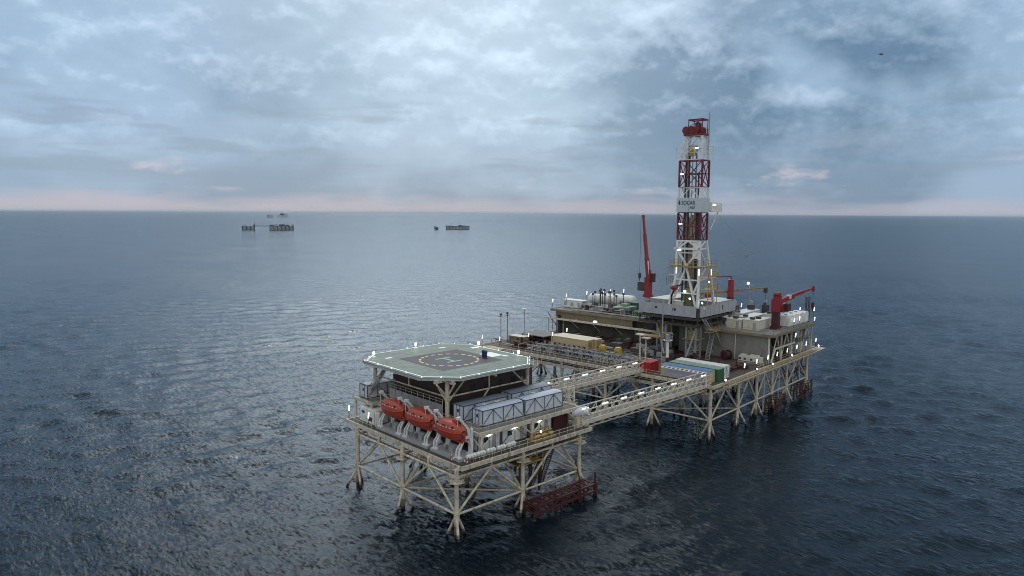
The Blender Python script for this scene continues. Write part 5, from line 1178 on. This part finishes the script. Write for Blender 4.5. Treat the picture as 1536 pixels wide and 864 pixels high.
for i, (u, v, h) in enumerate(((34, 55.6, 4.6), (34.6, 54.2, 6.4), (35, 53.6, 5.2), (34.2, 52.4, 7.0), (35.5, 51.6, 5.6), (34.4, 50.4, 6.2), (35.2, 57.2, 3.8), (34.6, 49.2, 5.0), (33.2, 53, 5.9), (36, 50.2, 6.6), (33.6, 47.8, 4.4), (36.2, 55, 6.8), (33.2, 51.4, 4.8), (35.8, 46.8, 5.4))):
    if vm is None:
        vm = thing('vent_mast', 'thin dark vent mast in the cluster on the upper deck before the white tanks', 'mast', (u, v, 18.5), F2, proto=True, group='vent masts on the upper deck')
        MB().tube((0, 0, 0), (0, 0, 5.4), .1, 6).build('pole', DARKM, vm); MB().bx(-.2, .2, -.25, .25, 5.1, 5.7).build('head', DARKM, vm); MB().bar((0, -.5, 4.2), (0, .5, 4.2), .08, .08).build('cross_arm', GREY, vm)
    else: dup(vm, (u, v, 18.5 + (h - 5.4) * .5), random.choice((0, 1.57)), F2)
c = thing('mud_tank', 'dark green mud tanks and hoppers left of the drill floor', 'tank', (38, 40, 18.5), F2)
m = MB(); m.bx(31.5, 36, 33, 41, 18.5, 19.9, 0); m.bx(36.5, 43, 34, 46, 18.5, 21.6, 0); m.bx(31, 34.5, 41.6, 46.5, 18.5, 20.2, 1); m.build('tank', [TGREEN, TGREEN], c)
m = MB()
for i in range(4): m.tube((31.6 + i * 1.2, 42, 20.6), (32.2 + i * 1.2, 46, 20.3), .35, 8, 0)
m.build('shaker', PGREEN, c)
MB().bx(37, 42.6, 36, 37.2, 21.6, 22.1).build('walkway', WHITE, c); MB().bar((31, 47, 20.6), (36, 43, 20.4), .4, .4).build('chute', WHITE, c); MB().bx(33, 35, 44, 46, 20.2, 21.4).build('hopper', PGREEN, c)
m = MB(); m.rail([(31.2, 33, 19.9), (31.2, 41, 19.9), (36, 41, 19.9)], 1.1, .05, 1.5); m.build('railing', TGREEN, c)
c = thing('pipe_bundle', 'cluttered pale pipes and valves along the edge of the upper deck', 'pipework', (30, 45, 18.5), F2); m = MB()
for i in range(60): v = random.uniform(33, 60); u = random.uniform(29, 33); h = random.uniform(.5, 2.2); m.path([(u, v, 18.5), (u, v, 18.5 + h), (u + random.uniform(-1, 1), v + random.uniform(-2, 2), 18.5 + h)], .09, 6, i % 3)
for i in range(4): m.path([(28.4 + i * .3, 33, 18.9), (28.4 + i * .3, 60, 18.9)], .1, 6, i % 3)
m.build('pipes', [BEIGE, DRED, LGREY], c)
m = MB()
for i in range(26): v = random.uniform(43, 60); u = random.uniform(29.5, 33); m.bx(u, u + random.uniform(.4, 1.2), v, v + random.uniform(.5, 1.6), 18.5, 18.5 + random.uniform(.5, 1.8), i % 2); m.build('valve_box', [DARKM, LGREY], c); m = MB()

# right end of the upper deck: white units
spec = [(31.8, 34.4, 4.9, 8.9, 2.5, 'cream flat roofed unit at the front edge of the upper deck, right of the stair', OFFW), (31.8, 34.4, 9.3, 13.2, 2.3, 'cream flat roofed unit at the upper deck edge, half under the drill floor', OFFW),
        (35.2, 40.5, 5.2, 8.4, 2.3, 'white unit behind the front cream one, left of the level crane', WHITE), (36, 46, 9.0, 12.2, 2.4, 'long white roofed unit in the second row of the upper deck', LGREY), (43, 50, 6.0, 8.6, 2.8, 'white unit behind the cab of the level crane', WHITE), (40.5, 52, 13.0, 16.5, 2.6, 'long white unit in the back row of the upper deck', WHITE)]
for (ua, ub, va, vb, h, lab, mt) in spec:
    c = box_unit('equipment_unit', lab, 'container', ua, ub, va, vb, 18.5, 18.5 + h, mt, WHITE, ribs=False)
    m = MB(); m.bx(ua + .5, ua + 1.6, (va + vb) / 2 - .5, (va + vb) / 2 + .5, 18.56 + h, 19.1 + h); m.build('roof_vent', DARKM, c)
    m = MB(); m.bx(ua - .03, ua + .03, va + .6, va + 1.4, 18.7, 20.4); m.build('door', LGREY, c)
for i, u in enumerate((40.9, 44.2, 47.6, 51.0)):
    lab = ('white rounded bulk tank next to the level crane pedestal, nearest of the row', 'second white rounded bulk tank of the row on the right deck edge', 'third white rounded bulk tank of the row on the right deck edge', 'white rounded bulk tank at the outer end of the right deck edge')[i]
    c = thing('bulk_tank', lab, 'tank', (u + 1.3, 2.2, 18.5), F2, group='white bulk tanks on the right deck edge')
    m = MB(); vs = []; n = 12
    sec = [(.0, 19.0), (.0, 21.0), (.25, 21.5), (.8, 21.75), (2.1, 21.75), (2.6, 21.5), (2.8, 21.0), (2.8, 19.0)]
    vs = [(u + x, .7, z) for x, z in sec] + [(u + x, 3.9, z) for x, z in sec]; n = len(sec)
    m.add(vs, [tuple(range(n))[::-1], tuple(range(n, 2 * n))] + [(q, (q + 1) % n, n + (q + 1) % n, n + q) for q in range(n)]); m.build('shell', WHITE, c)
    MB().bx(u + .1, u + 2.7, .9, 3.7, 18.5, 19.0).build('cradle', GREY, c); MB().tube((u + 1.4, 2.3, 21.75), (u + 1.4, 2.3, 22.0), .4, 12).build('hatch', LGREY, c)
c = thing('ladder_mast', 'small lattice mast standing on the outer right end of the upper deck', 'mast', (54.2, 1.2, 18.5), F2)
MB().lattice(53.8, 54.6, .8, 1.6, 18.5, 25.3, .06, 1.2).build('lattice', DARKM, c); MB().bx(53.6, 54.8, .6, 1.8, 25.3, 25.45).build('top_plate', DARKM, c)
for i, (u, v) in enumerate(((46, 17.5), (50, 14.8), (53, 12))):
    c = thing('exhaust_stack', ('dark exhaust stack rising behind the white units, leftmost of three', 'dark exhaust stack rising behind the white units, middle of three', 'dark exhaust stack rising behind the white units, rightmost of three')[i], 'exhaust stack', (u, v, 18.5), F2, group='exhaust stacks behind the white units')
    MB().bx(u - .9, u + .9, v - .7, v + .7, 18.5, 22.4).build('housing', DARKM, c); MB().tube((u, v, 22.4), (u, v, 23.6), .35, 10).build('stack', GREY, c)

# ------------------------------------------------------------------ DECK LAMPS
def lamp(group_label, grp, pos, frame, tilt=0.0, warm=False):
    pass
LP = thing('lamp_post', 'x', 'lamp', (0, 0, 0), proto=True)
MB().tube((0, 0, 0), (0, 0, 1.5), .06, 6).bx(-.12, .12, -.12, .12, 1.4, 1.5).build('post', DARKM, LP)
MB().tube((0, 0, 1.5), (.04, -.1, 2.5), .12, 8).build('lamp_tube', LAMP, LP)
LAMPS = [('white tube lamp on the railing at the front left edge of the large platform', 'lamps on the front left edge', F2, [(-1.6, 67.2, 11.6), (-1.6, 60.8, 11.9), (5.0, 56.4, 12.6), (8, 50.6, 13.2), (16, 52.0, 13.2)]),
         ('white tube lamp on the right deck edge of the large platform', 'lamps on the right deck edge', F2, [(12.8, -.3, 11.6), (19.3, -.3, 11.6), (25.6, -.3, 11.6), (31.1, -.3, 11.6), (37.4, -.3, 11.6), (43.7, -.3, 11.6), (50.2, -.3, 11.6), (57.3, -.3, 11.6), (42.2, -.4, 14.8)]),
         ('white tube lamp along the left part of the upper deck', 'lamps on the upper deck left', F2, [(27.8, 66.6, 19.0), (33, 65.5, 20.2), (40, 63, 20.6), (44, 57, 21.3), (46, 53.5, 21.5), (51, 47.5, 19.0), (52, 40.5, 19.0), (43, 58.8, 21.2)]),
         ('white tube lamp along the right part of the upper deck', 'lamps on the upper deck right', F2, [(54.8, -.3, 20.2), (55.1, 3.5, 19.8), (54.9, -.5, 17.6), (48.6, 17, 20.2), (46.0, .2, 18.6), (42.4, .2, 18.6)]),
         ('white tube lamp at the left corner of the small platform', 'lamps on the small platform', F1, [(62.1, 108.2, 10.7), (62.2, 102.0, 10.7)])]
first = True
for lab, grp, fr, ps in LAMPS:
    for p in ps:
        if first: place(LP, p, 0, fr); LP['label'] = lab; LP['group'] = grp; first = False
        else: dup(LP, p, random.uniform(-.5, .5), fr, lab, grp)
fl = None
for (p, fr) in (((18.1, -.8, 11.5), F2), ((39.0, -.8, 11.6), F2), ((58.3, -.6, 11.4), F2), ((27, -.8, 11.3), F2), ((2.6, -.6, 11.6), F2)):
    if fl is None:
        fl = thing('floodlight', 'bright floodlight on a bracket along the pipes of the right deck edge', 'lamp', p, fr, proto=True, group='floodlights on the right deck edge'); place(fl, p, 0, fr)
        MB().tube((0, 0, 0), (0, 0, .5), .08, 6).bx(-.25, .25, -.1, .25, .4, .8).build('bracket', DARKM, fl); MB().ball((0, -.15, .6), .2, 0, 10, 6).build('lamp_glass', FLOOD, fl)
    else: dup(fl, p, 0, fr)
c = thing('light_tower', 'floodlight tower with one bright lamp behind the level red crane', 'lamp', (56, 18, 18.5), F2)
MB().tube((56, 18, 18.5), (56, 18, 27.5), .12, 6).build('pole', GREY, c); MB().bar((56, 17, 27.3), (56, 19.4, 27.3), .12, .12).build('cross_arm', GREY, c); MB().ball((55.7, 18.4, 27.7), .3, 0, 12, 8).build('lamp_glass', FLOOD, c)

# ================================================================== DISTANT RIGS AND GULL
def far_rig(label, loc, rz, L_, Wd, dz, n, bits, grp='distant platforms on the horizon'):
    t = thing('distant_platform', label, 'oil platform', loc, F1, rz, grp, proto=True)
    MB().bx(-L_ / 2, L_ / 2, -Wd / 2, Wd / 2, dz - 1.4, dz).build('deck', FAR, t)
    for i in range(n):
        for y in (-Wd / 2 + 2, Wd / 2 - 2):
            x = -L_ / 2 + 2 + (L_ - 4) * i / (n - 1); MB().tube((x, y, -2), (x, y, dz - 1.4), 1.0, 6).build('leg', FAR, t)
    MB().bx(-L_ / 2 + 1, L_ / 2 - 1, -Wd / 2 + 1, Wd / 2 - 1, dz * .45, dz * .45 + .9).build('lower_deck', FAR, t)
    m = MB()
    for i in range(n - 1):
        a = -L_ / 2 + 2 + (L_ - 4) * i / (n - 1); b = -L_ / 2 + 2 + (L_ - 4) * (i + 1) / (n - 1)
        for y in (-Wd / 2 + 2, Wd / 2 - 2): m.tube((a, y, 0.5), (b, y, dz - 2), .5, 5); m.tube((b, y, .5), (a, y, dz - 2), .5, 5)
        m.tube((a, -Wd / 2 + 2, .6), (b, -Wd / 2 + 2, .6), .8, 5)
    m.build('bracing', FAR, t)
    m = MB()
    for (x0, x1, h, mi) in bits: m.bx(x0, x1, -Wd / 4, Wd / 4, dz, dz + h, mi)
    m.build('deck_house', [FAR, FARW], t)
    return t
def facing(x, y): return math.atan2(y, x) - math.pi / 2
A_ = Vector((746, 1785, 0)); B_ = Vector((815, 1742, 0)); rzA = facing(780, 1760)
far_rig('small dark distant platform linked by a thin bridge, the left one of the pair', A_, rzA, 33, 22, 10.5, 4, [(-11, -7, 4, 1), (12, 16, 3, 0), (15, 15.6, 11, 0)])
far_rig('long dark distant platform linked by a thin bridge, the right one of the pair', B_, rzA, 61, 26, 10.5, 7, [(-28, -20, 3, 0), (-18, -10, 4.5, 1), (-6, 8, 4, 0), (10, 18, 3, 0), (25, 29, 5, 1), (-29, -28.5, 9, 0)])
d = (B_ - A_).normalized(); a = A_ + d * 16; b = B_ - d * 30
c = thing('distant_bridge', 'thin dark footbridge linking the two dark distant platforms', 'bridge', tuple((a + b) / 2)); m = MB()
m.bar(a + Vector((0, 0, 9.4)), b + Vector((0, 0, 9.4)), 2.5, .5); m.bar(a + Vector((0, 0, 11.0)), b + Vector((0, 0, 11.0)), 2.5, .4)
for i in range(13): p = a.lerp(b, i / 12); m.bar(p + Vector((0, 0, 9.6)), p + Vector((0, 0, 11.0)), .4, .4)
m.build('truss', FAR, c)
far_rig('tiny distant platform stump left of the low open one', (1205, 1600, 0), facing(1205, 1600), 13, 9, 7, 3, [(-5, -2, 2, 0)])
far_rig('low open distant platform with two thin decks, alone in mid horizon', (1262, 1576, 0), facing(1262, 1576), 68, 20, 9, 8, [(-30, -10, 1.2, 0), (2, 12, 3.2, 0), (14, 26, 1.5, 0), (-32, -31.4, 6, 0)])
far_rig('faint platform almost on the horizon above the linked pair', (2807, 5973, 0), facing(2807, 5973), 96, 50, 17, 5, [(-20, 14, 14, 0), (24, 34, 7, 0)])
far_rig('very faint small platform on the horizon, left of the larger faint one', (2447, 5432, 0), facing(2447, 5432), 44, 30, 16, 3, [(-14, -6, 7, 0)])
dirb = (fw * 1060 + r2 * (1322 - 768) - u2 * (82 - 432)).normalized(); P = Vector((0, 0, 47)) + dirb * 135
g = thing('gull', 'gull gliding alone with spread wings in the upper right sky', 'bird', tuple(P)); m = MB()
m.ball((0, 0, 0), .12, 0, 10, 8, (2.4, .8, .7)); m.ball((.32, 0, .03), .07, 1, 8, 6)
m.add([(-.3, -.06, 0), (-.62, -.12, .0), (-.62, .12, .0), (-.3, .06, 0), (-.3, 0, .05), (-.62, 0, .03)], [(0, 1, 5, 4), (4, 5, 2, 3), (0, 3, 2, 1)], 0)
for s_ in (-1, 1):
    pr = [(.16, .1, -.16, .06), (.22, .42, -.10, .22), (.10, .78, -.08, .16), (-.12, 1.12, -.16, .02)]
    vs = []
    for (xl, y, xt, z) in pr: vs += [(xl, s_ * y * .72, z + .02), (xt - .05, s_ * y * .72, z), (((xl + xt) / 2), s_ * y * .72, z + .05)]
    fs = []
    for q in range(3): o_ = q * 3; fs += [(o_, o_ + 3, o_ + 5, o_ + 2), (o_ + 2, o_ + 5, o_ + 4, o_ + 1), (o_, o_ + 1, o_ + 4, o_ + 3)]
    m.add(vs, fs, 0)
gb = m.build('body', [BIRD, BIRDW], g, (0, 0, 0)); gb.rotation_euler = (R(12), 0, R(-50))
# ------------------------------------------------------------------ thin sea haze
hm = bpy.data.materials.new('air_haze'); hm.use_nodes = True; nt_ = hm.node_tree; nt_.nodes.remove(nt_.nodes['Principled BSDF'])
pv = nt_.nodes.new('ShaderNodeVolumePrincipled'); pv.inputs['Density'].default_value = 1.5e-5; pv.inputs['Color'].default_value = (.82, .92, 1, 1); nt_.links.new(pv.outputs[0], nt_.nodes['Material Output'].inputs['Volume'])
hz_ = MB().bx(-180000, 180000, -180000, 180000, -3, 110).build('haze', hm); hz_['kind'] = 'stuff'



# ------------------------------------------------------------------ render settings
S.render.engine = 'CYCLES'
S.view_settings.view_transform = 'Standard'; S.view_settings.look = 'None'; S.view_settings.exposure = 0; S.view_settings.gamma = 1
S.view_settings.use_curve_mapping = False
S.cycles.use_denoising = True
S.cycles.filter_width = 1.0
S.cycles.max_bounces = 6
